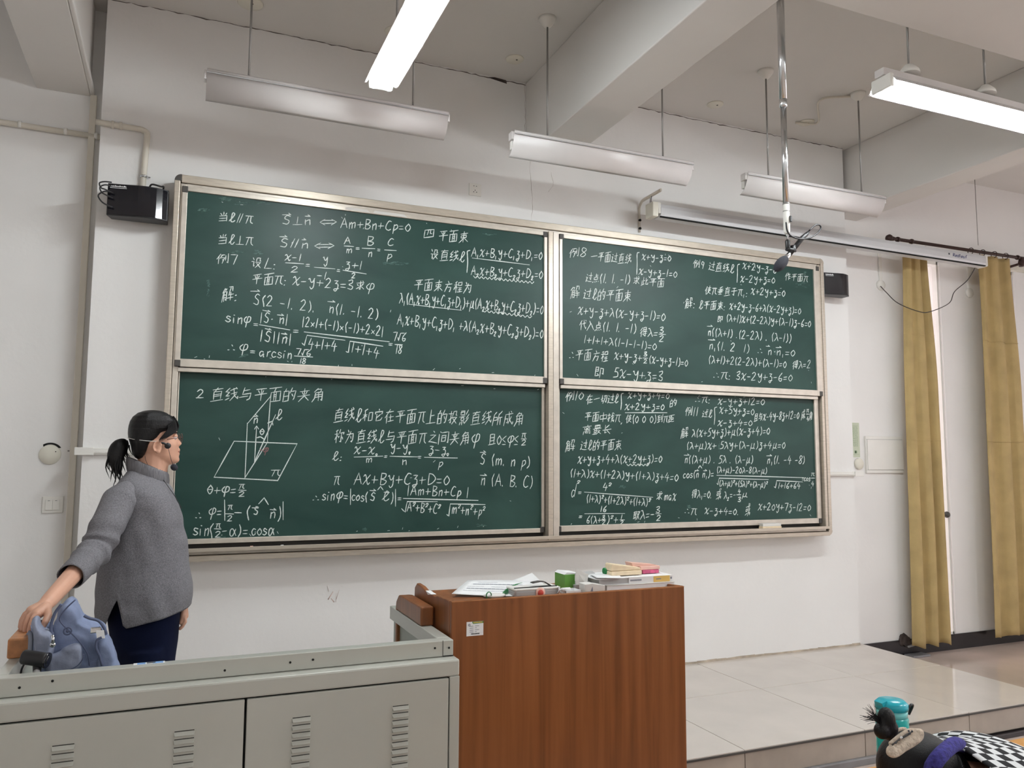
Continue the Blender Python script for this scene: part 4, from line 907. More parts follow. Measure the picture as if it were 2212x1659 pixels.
# ============================================================ CURTAINS
CY = .14
rz = 3.268; rxl = onY(1920, 507, CY).x
t = thing('curtain_rod', (6.9, CY, rz), 'dark bronze curtain rod with round finial above the doorways', 'curtain rod')
build('rod_bar', MB().tube([(rxl+.03, CY, rz), (9.2, CY, rz)], .014, 12), 'bronze', t)
build('finial', MB().lathe((rxl, CY, rz), [(.0, -.03), (.024, -.018), (.032, 0), (.026, .02), (.014, .03), (.018, .04), (.018, .05)], 16, ax=0), 'bronze', t)
for x in (rxl+.10, rxl+.26, 7.75): build('rod_collar', MB().lathe((x, CY, rz), [(.02, -.012), (.022, 0), (.02, .012)], 14, ax=0), 'bronze', t)
build('rod_bracket', MB().tube([(7.80, CY, rz-.0), (7.80, CY+.02, rz-.05), (7.80, RY, rz-.06)], .012, 8).lathe((7.80, CY, rz-.03), [(.02, -.05), (.03, -.02), (.02, .03)], 10), 'bronze', t)
for k in range(4):
    x = 7.14+k*.15
    build('curtain_ring', MB().tube([(x, CY+.028*math.cos(a), rz-.006+.028*math.sin(a)) for a in [2*PI*i/14 for i in range(15)]], .0035, 6, caps=False), 'bronze', t)
def curtain(name, topx, midx, botx, zt, zb, nf, label, amp=.035, ph=0, lean=0):
    b = MB(); nx, nz = 90, 60; vs = []
    for j in range(nz+1):
        v = j/nz; z = zt+(zb-zt)*v
        if v < .4: s = v/.4; s = s*s*(3-2*s); xl = topx[0]+(midx[0]-topx[0])*s; xr_ = topx[1]+(midx[1]-topx[1])*s
        else: s = (v-.4)/.6; xl = midx[0]+(botx[0]-midx[0])*s; xr_ = midx[1]+(botx[1]-midx[1])*s
        for i in range(nx+1):
            u = i/nx; fold = math.sin(2*PI*nf*(u+.035*math.sin(3*v+u*5))+ph+v*1.2)
            fold = math.copysign(abs(fold)**.7, fold)
            A = amp*(.7+.6*v)*(.75+.5*noise.noise(Vector((u*4, v*2.2, ph))))
            y = CY+.015+fold*A*.9
            x = xl+(xr_-xl)*(u+.018*math.cos(2*PI*nf*u+ph))
            zz = z+(.012*math.sin(2*PI*nf*u+1) if j == nz else 0)
            vs.append((x, y, zz))
    fs = [(j*(nx+1)+i, j*(nx+1)+i+1, (j+1)*(nx+1)+i+1, (j+1)*(nx+1)+i) for j in range(nz) for i in range(nx)]
    b.add(vs, fs, 0, True); t = build(name, b, 'curtain', label=label, cat='curtain')
    s_ = t.modifiers.new('solid', 'SOLIDIFY'); s_.thickness = .003
    for vv in (.245, .50):                       # horizontal seams
        P = []; j = int(vv*nz)
        for i in range(0, nx+1): q = Vector(vs[j*(nx+1)+i]); P.append(q+Vector((0, -.004, 0)))
        build('seam', MB().tube(P, .0022, 5), 'curtain', t)
    return t
def cx(x, y): return onY(x, y, CY).x
curtain('curtain', (cx(1956, 545), cx(2000, 550)), (cx(1957, 760), cx(2020, 760)), (cx(1978, 1385), cx(2058, 1385)), 3.245, onY(2010, 1396, CY).z, 2.6, 'ochre curtain beside the round box with the sagging cable', .038, 1.2)
curtain('curtain', (cx(2118, 570), cx(2180, 575)), (cx(2125, 800), cx(2204, 800)), (cx(2148, 1375), cx(2245, 1375)), 3.245, onY(2160, 1378, CY).z, 2.4, 'ochre curtain gathered on rings at the right frame edge', .042, 3.0)
# broken plaster lump on the skirting
c = onY(1958, 1390, RY-.02)
t = thing('broken_skirting', (c.x, RY, c.z-.04), 'broken plaster and torn skirting piece where platform meets the recess', 'rubble')
b = MB()
for k in range(9): b.ell((c.x+random.uniform(-.05, .06), RY-.01, c.z+random.uniform(-.03, .05)*1), (random.uniform(.012, .03), .014, random.uniform(.015, .04)), n=7, m=5)
b.add([(c.x-.05, RY-.02, c.z), (c.x-.02, RY-.02, c.z+.085), (c.x+.02, RY-.016, c.z+.06), (c.x+.07, RY-.02, c.z-.01), (c.x, RY-.03, c.z-.03)], [(0, 1, 2, 3, 4)])
build('plaster_lump', b, 'rubble', t)
build('bent_strip', MB().prism([(c.x+.0, c.z-.028), (c.x+.12, c.z-.012), (c.x+.12, c.z-.006), (c.x+.0, c.z-.018)], 1, RY-.045, RY-.012), 'greycard', t)
build('loose_tile', MB().box((c.x-.03, RY-.11, ZF+.002), (c.x+.16, RY-.02, ZF+.016)), 'greystrip', t)

# ============================================================ CEILING MICROPHONE
MY = -1.5
def mq(x, y, d=0): return onY(x, y, MY+d)
t = thing('ceiling_microphone', (mq(1697, 540).x, MY, mq(1697, 540).z), 'microphone with dark foam windshield on a chrome telescopic pole', 'microphone')
X0 = mq(1694, 300).x; zz = lambda y: mq(1694, y).z
XA, XB = X0, X0
build('pole_upper', MB().lathe((X0, MY, zz(222)), [(.0195, 0), (.0195, ZC-zz(222))], 20), 'chrome', t)
build('pole_collar', MB().lathe((X0, MY, zz(228)), [(.015, -.012), (.0205, -.008), (.0205, .03), (.018, .034)], 20), 'chrome', t)
build('pole_lower', MB().lathe((X0, MY, zz(438)), [(.0155, 0), (.0155, zz(220)-zz(438))], 20), 'chrome', t)
build('ceiling_canopy', MB().lathe((X0, MY, ZC), [(.02, -.05), (.05, -.02), (.055, 0)], 20), 'white_plastic', t)
build('pole_socket', MB().lathe((X0, MY, zz(505)), [(.010, 0), (.0165, .015), (.0165, zz(440)-zz(505))], 20), 'white_plastic', t)
build('joint_ring', MB().lathe((X0, MY, zz(440)), [(.0172, -.004), (.0172, .004)], 20), 'rod', t)
build('joint_ring', MB().lathe((X0, MY, zz(456)), [(.0172, -.002), (.0172, .002)], 20), 'rod', t)
build('spigot', MB().lathe((X0+.003, MY, zz(520)), [(.005, 0), (.005, .02), (.009, .03), (.009, zz(505)-zz(520))], 14), 'chrome', t)
build('clip_joint', MB().cap((X0+.003, MY, zz(521)), .013, (X0+.003, MY, zz(533)), .012), 'black', t)
a, b_ = mq(1750, 497), mq(1700, 556)
build('mic_body', MB().tube([mq(1747, 500), mq(1742, 506), mq(1733, 514), mq(1704, 551)], [.005, .011, .0125, .0125], 14), 'black', t)
build('mic_clip', MB().tube([mq(1699, 538), mq(1707, 540), mq(1714, 541), mq(1712, 530)], [.010, .012, .016, .014], 10), 'black', t)
build('mic_ring', MB().cap(mq(1704, 550), .013, mq(1698, 556), .013), 'chrome', t)
d = (mq(1672, 586)-mq(1701, 552)); d.normalize()
R_ = Vector((0, 0, 1)).rotation_difference(d).to_matrix()
build('foam_windshield', MB().ell(mq(1687, 570), (.028, .028, .056), R_, 24, 18), 'foam', t)
build('cable_plug', MB().box((X0+.004, MY-.024, zz(480)), (X0+.016, MY-.008, zz(467))), 'black', t, bevel=.002)
pts = [(1698, 480), (1700, 496), (1707, 508), (1722, 515), (1745, 515), (1763, 506), (1773, 494), (1770, 486), (1760, 487), (1748, 498)]
build('mic_cable', MB().tube(bez([mq(x, y, -.02) for x, y in pts], 6), .0042, 8), 'black', t)

# ============================================================ GREY STEEL TEACHING CONSOLE
KX0, KX1, KY, KZ = .305, 1.628, -2.04, .80
t = thing('teaching_console', ((KX0+KX1)/2, -1.7, ZF), 'grey painted steel teaching console with louvred doors in front of the teacher', 'console')
BY = -2.09
def kb(name, a, c, m='steel', bev=.003, p=t): return build(name, MB().box(a, c), m, p, bevel=bev)
# rim: front rail, two side rails with inner walls
o = kb('front_rail', (KX0, KY, .748), (KX1, KY+.045, KZ))
for x, z in ((.373, .772), (.452, .782), (.905, .768), (1.096, .774), (1.165, .776), (1.563, .778), (1.612, .775)):
    build('screw_hole', MB().lathe((x, KY-.0005, z), [(0, -.0012), (.0036, -.0012), (.0036, .001)], 8, ax=1), 'hole', o)
build('corner_cut', MB().box((1.590, KY-.001, .749), (1.5915, KY+.0, KZ)).box((1.59, KY-.0012, .7485), (1.628, KY, .7505)), 'hole', o)
kb('side_rail', (KX1-.045, KY+.046, .748), (KX1, -1.35, KZ))
kb('side_rail', (KX0, KY+.046, .748), (KX0+.032, -1.45, KZ))
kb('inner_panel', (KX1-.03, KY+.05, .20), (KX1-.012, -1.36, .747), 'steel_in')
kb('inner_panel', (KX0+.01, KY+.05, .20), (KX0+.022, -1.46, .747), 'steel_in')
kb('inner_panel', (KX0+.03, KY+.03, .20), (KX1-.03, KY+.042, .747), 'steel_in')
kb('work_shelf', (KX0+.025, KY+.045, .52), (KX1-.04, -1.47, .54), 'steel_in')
kb('side_panel', (KX0, BY, ZF), (KX0+.02, -1.46, .735), 'steel')
kb('side_panel', (KX1-.026, BY+.01, ZF), (KX1-.006, -1.36, .735), 'steel')
# body below the rim
kb('ledge', (KX0-.02, BY, .694), (KX1+.006, KY+.03, .747), 'steel', .006)
kb('face_frame', (1.600, BY, ZF), (KX1+.006, BY+.03, .694)); kb('face_frame', (KX0-.02, BY, ZF), (KX0+.01, BY+.03, .694))
kb('carcass', (KX0+.01, BY+.012, ZF+.02), (1.60, BY+.03, .69), 'hole', 0)
for x0_, x1_, cols in ((.966, 1.598, ((1.099, 1.156), (1.408, 1.463))), (KX0+.012, .963, ((.464, .521), (.770, .827)))):
    d = kb('door', (x0_+.002, BY-.001, ZF+.03), (x1_-.002, BY+.014, .690), 'steel', .0025)
    for (a, c) in cols:
        for k in range(14):
            z = .6195-k*.0222
            b = MB(); w0, w1 = a, c
            b.add([(w0, BY-.001, z), (w1, BY-.001, z), (w1-.003, BY-.010, z-.009), (w0+.003, BY-.010, z-.009), (w1-.001, BY-.001, z-.013), (w0+.001, BY-.001, z-.013)], [(0, 1, 2, 3), (3, 2, 4, 5), (0, 3, 5), (1, 4, 2)], 0)
            b.add([(w0+.002, BY-.0014, z+.0005), (w1-.002, BY-.0014, z+.0005), (w1-.002, BY-.0014, z+.003), (w0+.002, BY-.0014, z+.003)], [(0, 1, 2, 3)], 1)
            build('louvre', b, ['steel', 'groove'], d)
# wooden end blocks on the side rails
P = [(-1.795, .800), (-1.795, .868), (-1.66, .868), (-1.52, .868), (-1.475, .862), (-1.44, .835), (-1.43, .80), (-1.43, .40), (-1.46, .40), (-1.46, .80)]
o = build('wood_end_block', MB().prism([(y+.0, z) for y, z in P], 0, 1.585, 1.634), 'wood', t, bevel=.006)
P = [(-1.80, .800), (-1.80, .858), (-1.5, .858), (-1.47, .835), (-1.46, .80)]
build('wood_end_block', MB().prism(P, 0, KX0-.005, KX0+.055), 'wood_edge', t, bevel=.005)

# ============================================================ WOODEN LECTERN
LX0, LX1, LYF, LZ = 1.643, 2.603, -1.97, .913
t = thing('lectern', ((LX0+LX1)/2, -1.75, ZF), 'orange-brown wooden lectern with a white asset sticker, right of the grey console', 'lectern')
build('front_panel', MB().box((LX0, LYF, ZF), (LX1, LYF+.018, LZ)), 'wood', t, bevel=.003)
P = [(LYF+.019, ZF), (LYF+.019, LZ), (-1.80, .907), (-1.77, .900), (-1.66, .902), (-1.60, .912), (-1.535, .914), (-1.505, .895), (-1.50, .84), (-1.50, ZF)]
build('side_panel', MB().prism(P, 0, LX0, LX0+.018), 'wood', t, bevel=.004)
P2 = [(LYF+.019, ZF), (LYF+.019, LZ), (-1.80, .904), (-1.60, .895), (-1.50, .87), (-1.50, ZF)]
build('side_panel', MB().prism(P2, 0, LX1-.018, LX1), 'wood', t, bevel=.004)
ST = .897
build('top_board', MB().box((LX0+.0185, LYF+.0185, ST-.018), (LX1-.0185, -1.62, ST)), 'wood', t, bevel=.002)
build('shelf', MB().box((LX0+.0185, LYF+.0185, .30), (LX1-.0185, -1.56, .318)), 'wood', t)
for z in (LZ-.0005,): build('edge_banding', MB().box((LX0+.001, LYF-.0006, z-.0026), (LX1-.001, LYF+.0005, z)), 'wood_edge', t)
# chipped white spot on the side panel
build('edge_chip', MB().prism([(-1.735, .901), (-1.66, .904), (-1.69, .893)], 0, LX0-.0008, LX0+.0185), 'white', t)
# asset sticker
q0, q1 = onY(1008, 1344, LYF-.001), onY(1044, 1371, LYF-.001)
s0, s1, sb, st_ = q0.x, q1.x, q1.z-.001, q0.z
s = thing('asset_sticker', ((s0+s1)/2, LYF, sb), 'white asset sticker with green header on the lectern front', 'sticker')
Yk = LYF-.0012
build('sticker_sheet', MB().prism([(s0, sb), (s1, sb), (s1, st_), (s0, st_)], 1, Yk, Yk+.001), 'white', s)
w, h = s1-s0, st_-sb
b = MB().prism([(s0+w*.32, st_-.0002), (s1, st_-.0002), (s1, st_-h*.14), (s0+w*.38, st_-h*.16)], 1, Yk-.0004, Yk); build('sticker_header', b, 'dgreen', s)
b = MB()
for k in range(9): x = s0+w*.40+k*w*.062; b.box((x, Yk-.0007, st_-h*.115), (x+w*.04, Yk-.0004, st_-h*.03))
build('header_lettering', b, 'yellow', s)
b = MB().tube([(s0+w*.16+w*.05*math.cos(a), Yk-.0004, st_-h*.22+h*.07*math.sin(a)) for a in [2*PI*i/12 for i in range(13)]], .0012, 5, caps=False)
for k in range(4):
    z = st_-h*(.30+.135*k); b.box((s0+w*.18, Yk-.0005, z-h*.035), (s0+w*.40, Yk-.0002, z)).box((s0+w*.50, Yk-.0005, z-h*.03), (s0+w*(.74 if k in (0, 2) else .60), Yk-.0002, z+h*.005))
build('sticker_print', b, 'ink2', s)
b = MB(); x = s0+w*.27
while x < s0+w*.78: g_ = random.uniform(.0006, .0018); b.box((x, Yk-.0005, sb+h*.09), (x+g_, Yk-.0002, sb+h*.19)); x += g_+random.uniform(.0005, .0012)
build('barcode', b, 'ink', s)

# ============================================================ THINGS ON THE LECTERN
def px_box(x0, x1, ytop, Y, dep, z0=ST):     # box standing at z0 whose front face spans x0..x1 and reaches ytop
    a, c = onY(x0, ytop, Y), onY(x1, ytop, Y); return (a.x, Y, z0), (c.x, Y+dep, (a.z+c.z)/2)
# question paper, slightly curled
b = MB(); n = 14; A = [(1.700, -1.80), (1.955, -1.895), (2.065, -1.70), (1.82, -1.64)]
def paper(b, A, z, lift, n=10, m=6, mi=0, curl=None):
    vs = []
    for j in range(m+1):
        for i in range(n+1):
            u, v = i/n, j/m; p0 = Vector(A[0])+(Vector(A[1])-Vector(A[0]))*u; p1 = Vector(A[3])+(Vector(A[2])-Vector(A[3]))*u; p = p0+(p1-p0)*v
            vs.append((p.x, p.y, z+lift(u, v)))
    b.add(vs, [(j*(n+1)+i, j*(n+1)+i+1, (j+1)*(n+1)+i+1, (j+1)*(n+1)+i) for j in range(m) for i in range(n)], mi, True); return vs
t = thing('exam_paper', (1.88, -1.76, ST), 'loose printed exam paper with grey lines, lying at the left of the lectern top', 'paper')
lf = lambda u, v: .004+.020*v+.010*(1-u)**2+.006*math.sin(3*u)*v
paper(b, A, ST, lf); o = build('paper_sheet', b, 'white', t); md = o.modifiers.new('s', 'SOLIDIFY'); md.thickness = .0012; md.offset = -1
b = MB()
def pat(u, v):
    p0 = Vector(A[0])+(Vector(A[1])-Vector(A[0]))*u; p1 = Vector(A[3])+(Vector(A[2])-Vector(A[3]))*u; p = p0+(p1-p0)*v; return (p.x, p.y, ST+lf(u, v)+.0012)
for v, us in ((.25, (.1, .75)), (.38, (.12, .9)), (.52, (.1, .35)), (.52, (.45, .8)), (.68, (.15, .9)), (.82, (.2, .5))):
    h_ = .012 if v not in (.38, .68) else .03
    k = int((us[1]-us[0])/.06)
    for i in range(k): a_, c_ = us[0]+(us[1]-us[0])*i/k, us[0]+(us[1]-us[0])*(i+.9)/k; b.add([pat(a_, v), pat(c_, v), pat(c_, v+h_), pat(a_, v+h_)], [(0, 1, 2, 3)])
build('printed_lines', b, 'ink2', t, kind='stuff')
t = thing('folded_handout', (2.0, -1.68, ST), 'folded white handout standing up behind the exam paper', 'paper')
q = onY(1105, 1256, -1.66); r_ = onY(1160, 1270, -1.66)
b = MB().add([(q.x-.06, -1.68, ST+.003), (r_.x+.02, -1.70, ST+.003), (r_.x-.02, -1.655, ST+.050), (q.x-.0, -1.64, q.z-.004)], [(0, 1, 2, 3)]); o = build('paper_sheet', b, 'white', t); md = o.modifiers.new('s', 'SOLIDIFY'); md.thickness = .0015
b = MB().add([(q.x-.03, -1.681, ST+.016), (q.x+.07, -1.687, ST+.016), (q.x+.07, -1.684, ST+.020), (q.x-.03, -1.678, ST+.020)], [(0, 1, 2, 3)]); build('printed_line', b, 'ink2', t)
# green and white lattice ribbon roll
t = thing('ribbon', (1.94, -1.84, ST), 'green and white lattice ribbon curled beside the pencil case', 'ribbon')
P = [onY(x, y, Y) for x, y, Y in ((1090, 1288, -1.86), (1092, 1280, -1.85), (1100, 1272, -1.83), (1112, 1265, -1.80), (1122, 1261, -1.77))]
P = bez(P, 5); b = MB(); L1 = []; L2 = []
for i, p in enumerate(P): L1.append(p+Vector((-.012, 0, 0))); L2.append(p+Vector((.016, .01, .002)))
n = len(P); b.add(L1+L2, [(i, i+1, n+i+1, n+i) for i in range(n-1)], 0, True); o = build('ribbon_band', b, 'white', t); md = o.modifiers.new('s', 'SOLIDIFY'); md.thickness = .001
b = MB()
for i in range(0, n-2):
    for s_, e_ in ((0, 1), (1, 0)):
        a_, c_ = L1[i].lerp(L2[i], s_), L1[i+2].lerp(L2[i+2], e_); w_ = Vector((.0022, 0, 0)); off_ = Vector((0, -.0015, .001)); b.add([a_-w_+off_, a_+w_+off_, c_+w_+off_, c_-w_+off_], [(0, 1, 2, 3)])
build('ribbon_lattice', b, 'dgreen', t)
q = onY(1056, 1292, -1.88)
t = thing('ribbon', (q.x, -1.88, ST), 'small green ribbon knot on a clear bag at the front edge', 'ribbon')
build('ribbon_loop', MB().tube([(q.x+.010*math.cos(a), -1.88, ST+.012+.013*math.sin(a)) for a in [2*PI*i/12 for i in range(13)]], .0035, 6, caps=False, flat=.5), 'dgreen', t)
build('clear_bag', MB().ell((q.x+.03, -1.86, ST+.008), (.045, .03, .008), n=14, m=6), 'offwhite', t)
# grey pencil case
a, c = px_box(1112, 1211, 1268, -1.90, .085)
t = thing('pencil_case', ((a[0]+c[0])/2, -1.86, ST), 'long grey zipped pencil case with a red oval badge', 'pencil case')
build('case_body', MB().box(a, (c[0], c[1], c[2]-.008)), 'greycard', t, bevel=.008, seg=3)
build('case_top_edge', MB().box((a[0], a[1]-.001, c[2]-.012), (c[0], c[1], c[2]-.003)), 'offwhite', t, bevel=.004)
build('zip_line', MB().box((a[0]+.004, a[1]+.01, c[2]-.004), (c[0]-.01, a[1]+.018, c[2]-.0005)), 'hole', t)
mx_ = a[0]+(c[0]-a[0])*.55
build('badge', MB().lathe((mx_, a[1]-.001, ST+.014), [(0, -.003), (.018, -.002), (.020, 0)], 20, ax=1), 'pink', t)
build('badge_centre', MB().lathe((mx_, a[1]-.004, ST+.014), [(0, -.002), (.011, -.001), (.012, 0)], 16, ax=1), 'red', t)
build('zip_pull', MB().tube(bez([(c[0]-.012, a[1]-.004, c[2]-.004), (c[0]-.010, a[1]-.006, c[2]-.016), (c[0]-.014, a[1]-.005, c[2]-.028)], 4), .004, 7), 'chrome', t)
build('wrist_strap', MB().sheet([(c[0]-.105, c[2]+.010), (c[0]-.075, c[2]+.014), (c[0]-.055, c[2]+.012), (c[0]-.045, c[2]+.006), (c[0]-.025, c[2]-.006)], 1, a[1]+.02, a[1]+.045, .003), 'corner', t)
# open chalk box with one stick
a, c = px_box(1222, 1256, 1276, -1.90, .06)
t = thing('chalk_box', ((a[0]+c[0])/2, -1.87, ST), 'small open white chalk box next to the pencil case', 'box')
for A_, B_ in (((a[0], a[1], ST), (c[0], a[1]+.002, c[2])), ((a[0], c[1]-.002, ST), (c[0], c[1], c[2])), ((a[0], a[1], ST), (a[0]+.002, c[1], c[2])), ((c[0]-.002, a[1], ST), (c[0], c[1], c[2]))): build('box_side', MB().box(A_, B_), 'white', t)
build('box_bottom', MB().box((a[0], a[1], ST), (c[0], c[1], ST+.002)), 'white', t)
build('chalk_stick', MB().lathe((a[0]-.012, a[1]+.012, c[2]+.0045), [(0, 0), (.007, .001), (.007, .036), (0, .038)], 12, ax=0), 'white', label='thick white chalk stick across the open chalk box', cat='chalk')
# green box, grey open flap box behind
a, c = px_box(1220, 1242, 1241, -1.80, .09)
t = thing('green_box', ((a[0]+c[0])/2, -1.76, ST), 'bright green carton standing behind the chalk box', 'box')
build('carton', MB().box(a, c), 'green', t, bevel=.001); build('carton_lid', MB().prism([(a[0]-.001, c[2]), (c[0]+.002, c[2]-.006), (c[0]+.02, c[2]+.002), (a[0]+.012, c[2]+.008)], 1, a[1]+.002, c[1]-.001), 'white', t)
a, c = px_box(1243, 1304, 1262, -1.82, .10)
t = thing('grey_carton', ((a[0]+c[0])/2, -1.77, ST), 'open grey carton with a raised flap beside the green one', 'box')
build('carton', MB().box((a[0], a[1], ST), (c[0], c[1], c[2]+.0)), 'greycard', t, bevel=.001)
z_ = c[2]
build('flap', MB().add([(a[0], a[1]-.001, z_+.004), (a[0]+.045, a[1]-.01, z_-.006), (a[0]+.058, a[1], z_+.038), (a[0]+.005, a[1]+.004, z_+.063)], [(0, 1, 2, 3)]).add([(a[0], a[1]+.001, z_+.004), (a[0]+.045, a[1]-.008, z_-.006), (a[0]+.058, a[1]+.002, z_+.038), (a[0]+.005, a[1]+.006, z_+.063)], [(3, 2, 1, 0)]), 'offwhite', t)
build('flap', MB().add([(a[0]+.045, a[1]+.0, z_+.000), (c[0], a[1], z_+.006), (c[0]+.004, c[1], z_+.036), (a[0]+.055, c[1], z_+.032)], [(0, 1, 2, 3)]).add([(a[0]+.045, a[1]+.002, z_+.000), (c[0], a[1]+.002, z_+.006), (c[0]+.004, c[1]+.002, z_+.036), (a[0]+.055, c[1]+.002, z_+.032)], [(3, 2, 1, 0)]), 'greycard', t)
a, c = px_box(1264, 1307, 1260, -1.905, .05)
t = thing('white_carton', ((a[0]+c[0])/2, -1.88, ST), 'squashed little white carton in front of the stacked books', 'box')
build('carton', MB().prism([(a[0], ST), (c[0], ST), (c[0]-.0, c[2]-.010), (a[0]+.030, c[2]), (a[0], c[2]-.002)], 1, a[1], c[1]), 'offwhite', t, bevel=.0015)
build('open_side', MB().prism([(a[0]+.020, ST+.001), (a[0]+.034, ST+.001), (a[0]+.032, c[2]-.012)], 1, a[1]-.001, a[1]), 'ink2', t)
# two books, paper on top
a, c = px_box(1311, 1458, 1270, -1.88, .18)
zb1 = onY(1400, 1266, -1.88).z-.0
t = thing('exercise_book', ((a[0]+c[0])/2, -1.8, ST), 'thin grey-white exercise book, lowest of the pile on the lectern', 'book')
build('cover', MB().box((a[0], a[1], ST), (c[0], c[1], ST+.0025)).box((a[0], a[1], ST+.0175), (c[0], c[1], ST+.020)), 'offwhite', t, bevel=.0008)
build('page_block', MB().box((a[0]+.002, a[1]+.003, ST+.0025), (c[0]-.002, c[1]-.002, ST+.0175)), 'white', t)
a, c = px_box(1358, 1453, 1252, -1.87, .17); z1_ = ST+.0205
xa = onY(1290, 1252, -1.87).x
t = thing('textbook', ((a[0]+c[0])/2, -1.8, z1_), 'white textbook with yellow spine patch, upper book of the pile', 'book')
build('page_block', MB().box((xa+.01, -1.868, z1_+.0025), (c[0]-.002, -1.70, z1_+.0225)), 'greycard', t)
build('cover', MB().box((xa, -1.87, z1_), (c[0], -1.70, z1_+.0022)).box((xa-.004, -1.87, z1_+.0225), (c[0], -1.70, z1_+.025)), 'white', t, bevel=.0008)
build('spine', MB().box((a[0], -1.8725, z1_), (c[0], -1.869, z1_+.025)), 'white', t)
yx0, yx1 = onY(1411, 1258, -1.87).x, onY(1446, 1258, -1.87).x
build('spine_patch', MB().box((yx0, -1.8732, z1_+.001), (yx1, -1.8724, z1_+.024)), 'yellow', t)
b = MB(); x = onY(1361, 1258, -1.87).x
for k in range(9): b.box((x+k*.0058, -1.8733, z1_+.010), (x+k*.0058+.0042, -1.8724, z1_+.016))
b.box((yx1+.004, -1.8733, z1_+.010), (yx1+.010, -1.8724, z1_+.018)); b.box((yx0+.012, -1.8738, z1_+.011), (yx0+.035, -1.873, z1_+.0145))
build('spine_lettering', b, 'ink2', t)
z2 = z1_+.0255
b = MB(); paper(b, [(xa-.01, -1.885), (xa+.10, -1.89), (xa+.14, -1.78), (xa+.02, -1.77)], z2, lambda u, v: .002+.006*(1-u)*(1-v)+.004*v)
o = build('loose_leaf', b, 'white', label='loose bluish white leaf lying on the textbook', cat='paper'); md = o.modifiers.new('s', 'SOLIDIFY'); md.thickness = .001
# cream eraser, pink box, dark roll on the pile
a, c = px_box(1321, 1387, 1242, -1.84, .055, z2)
t = thing('cream_chalk_carton', ((a[0]+c[0])/2, -1.82, z2), 'pair of cream cartons stacked on the textbook', 'box')
build('carton', MB().box((a[0], a[1], z2+.003), (c[0], c[1], z2+.020)), 'cream', t, bevel=.003)
build('carton_lid', MB().prism([(a[0]+.0, z2+.0215), (c[0]-.006, z2+.0205), (c[0]-.004, z2+.030), (a[0]+.006, z2+.050), (a[0]+.002, z2+.046)], 1, a[1]+.004, c[1]), 'cream', t, bevel=.003)
a, c = px_box(1389, 1424, 1240, -1.82, .06, z2)
t = thing('pink_carton', ((a[0]+c[0])/2, -1.79, z2), 'pink and white carton with a magenta band, right end of the pile', 'box')
build('carton', MB().box((a[0], a[1], z2+.002), (c[0], c[1], z2+.016)), 'magenta', t, bevel=.002)
build('carton_lid', MB().box((a[0]-.01, a[1]+.002, z2+.0165), (c[0]+.006, c[1], z2+.031)), 'pink', t, bevel=.003)
build('carton_top', MB().prism([(a[0]-.04, z2+.031), (c[0]-.006, z2+.032), (c[0]-.01, z2+.034), (a[0]-.045, z2+.046)], 1, a[1]+.012, c[1]+.006), 'pink', t)
q = onY(1312, 1239, -1.79)
build('ribbon_roll', MB().lathe((q.x-.016, -1.79, z2+.016), [(.004, 0), (.014, .0), (.015, .016), (.014, .032), (.004, .032)], 16, ax=0), 'dgreen', label='small dark green roll left of the cream cartons', cat='roll')
# ============================================================ BAG AND WEBCAM ON THE CONSOLE
def bq(u, v, Y): return onY(u/3.615, 1200+v/3.615, Y)     # crop of the bag
def puff(name, pts, Y0, Y1, m, parent, vox=.006, sm=6, rnd=.02, **k):
    # outline cushion: rows of shrinking outlines, merged into one soft surface
    P = [bq(u, v, (Y0+Y1)/2) for u, v in pts]; P = bez(P+[P[0]], 4)[:-1]
    cx_ = sum(p.x for p in P)/len(P); cz_ = sum(p.z for p in P)/len(P); rings = []
    for i in range(9):
        t_ = -1+2*i/8; s = max(.05, 1-rnd*6*(abs(t_)**3)); y = (Y0+Y1)/2+(Y1-Y0)/2*t_
        rings.append([Vector((cx_+(p.x-cx_)*s, y, cz_+(p.z-cz_)*s)) for p in P])
    b = MB().loft(rings)
    o = build(name, b, m, parent, remesh=vox, smooth=sm, **k)
    for v in o.data.vertices:
        q = v.co+o.location; f_ = noise.noise(Vector((q.x*14+q.z*9, q.y*8, q.z*15-q.x*6)))
        v.co += v.normal*(.0075*(abs(f_)**.6*math.copysign(1, f_))+.003*noise.noise(q*38))
    return o
t = thing('handbag', (.47, -1.7, .55), 'soft grey-blue nylon bag with zips sitting in the console under the hand', 'bag')
puff('bag_body', [(232, 520), (300, 540), (372, 600), (420, 560), (470, 400), (535, 318), (600, 340), (640, 430), (668, 475), (780, 515), (840, 600), (885, 720), (918, 850), (905, 960), (600, 1010), (330, 1000), (285, 860), (262, 700)], -1.83, -1.66, 'denim', t, rnd=.035)
puff('front_lobe', [(235, 510), (290, 470), (330, 560), (400, 600), (430, 700), (420, 780), (370, 840), (330, 880), (285, 800), (255, 650)], -1.88, -1.80, 'denim2', t, rnd=.05, vox=.005)
puff('front_pocket', [(372, 775), (610, 690), (655, 780), (640, 840), (560, 905), (430, 935), (365, 925)], -1.865, -1.825, 'denim2', t, rnd=.04, vox=.005, sm=3)
puff('side_pocket', [(770, 640), (830, 650), (885, 740), (912, 860), (900, 940), (790, 930), (760, 760)], -1.86, -1.80, 'denim', t, rnd=.05, vox=.005, sm=3)
def piping(name, pts, Y, r=.003, m='bag_trim'): return build(name, MB().tube(bez([bq(u, v, Y) for u, v in pts], 6), r, 7), m, t)
piping('zip_edge', [(480, 380), (430, 450), (400, 540), (402, 600), (420, 640)], -1.852, .0045)
piping('seam', [(590, 345), (520, 410), (470, 480), (475, 520), (540, 590), (610, 660), (680, 760), (700, 860)], -1.850, .0022)
piping('seam', [(372, 925), (500, 905), (590, 870), (640, 820), (655, 770)], -1.870, .0018)
piping('seam', [(795, 640), (760, 660), (752, 720), (780, 790), (800, 860)], -1.866, .004)
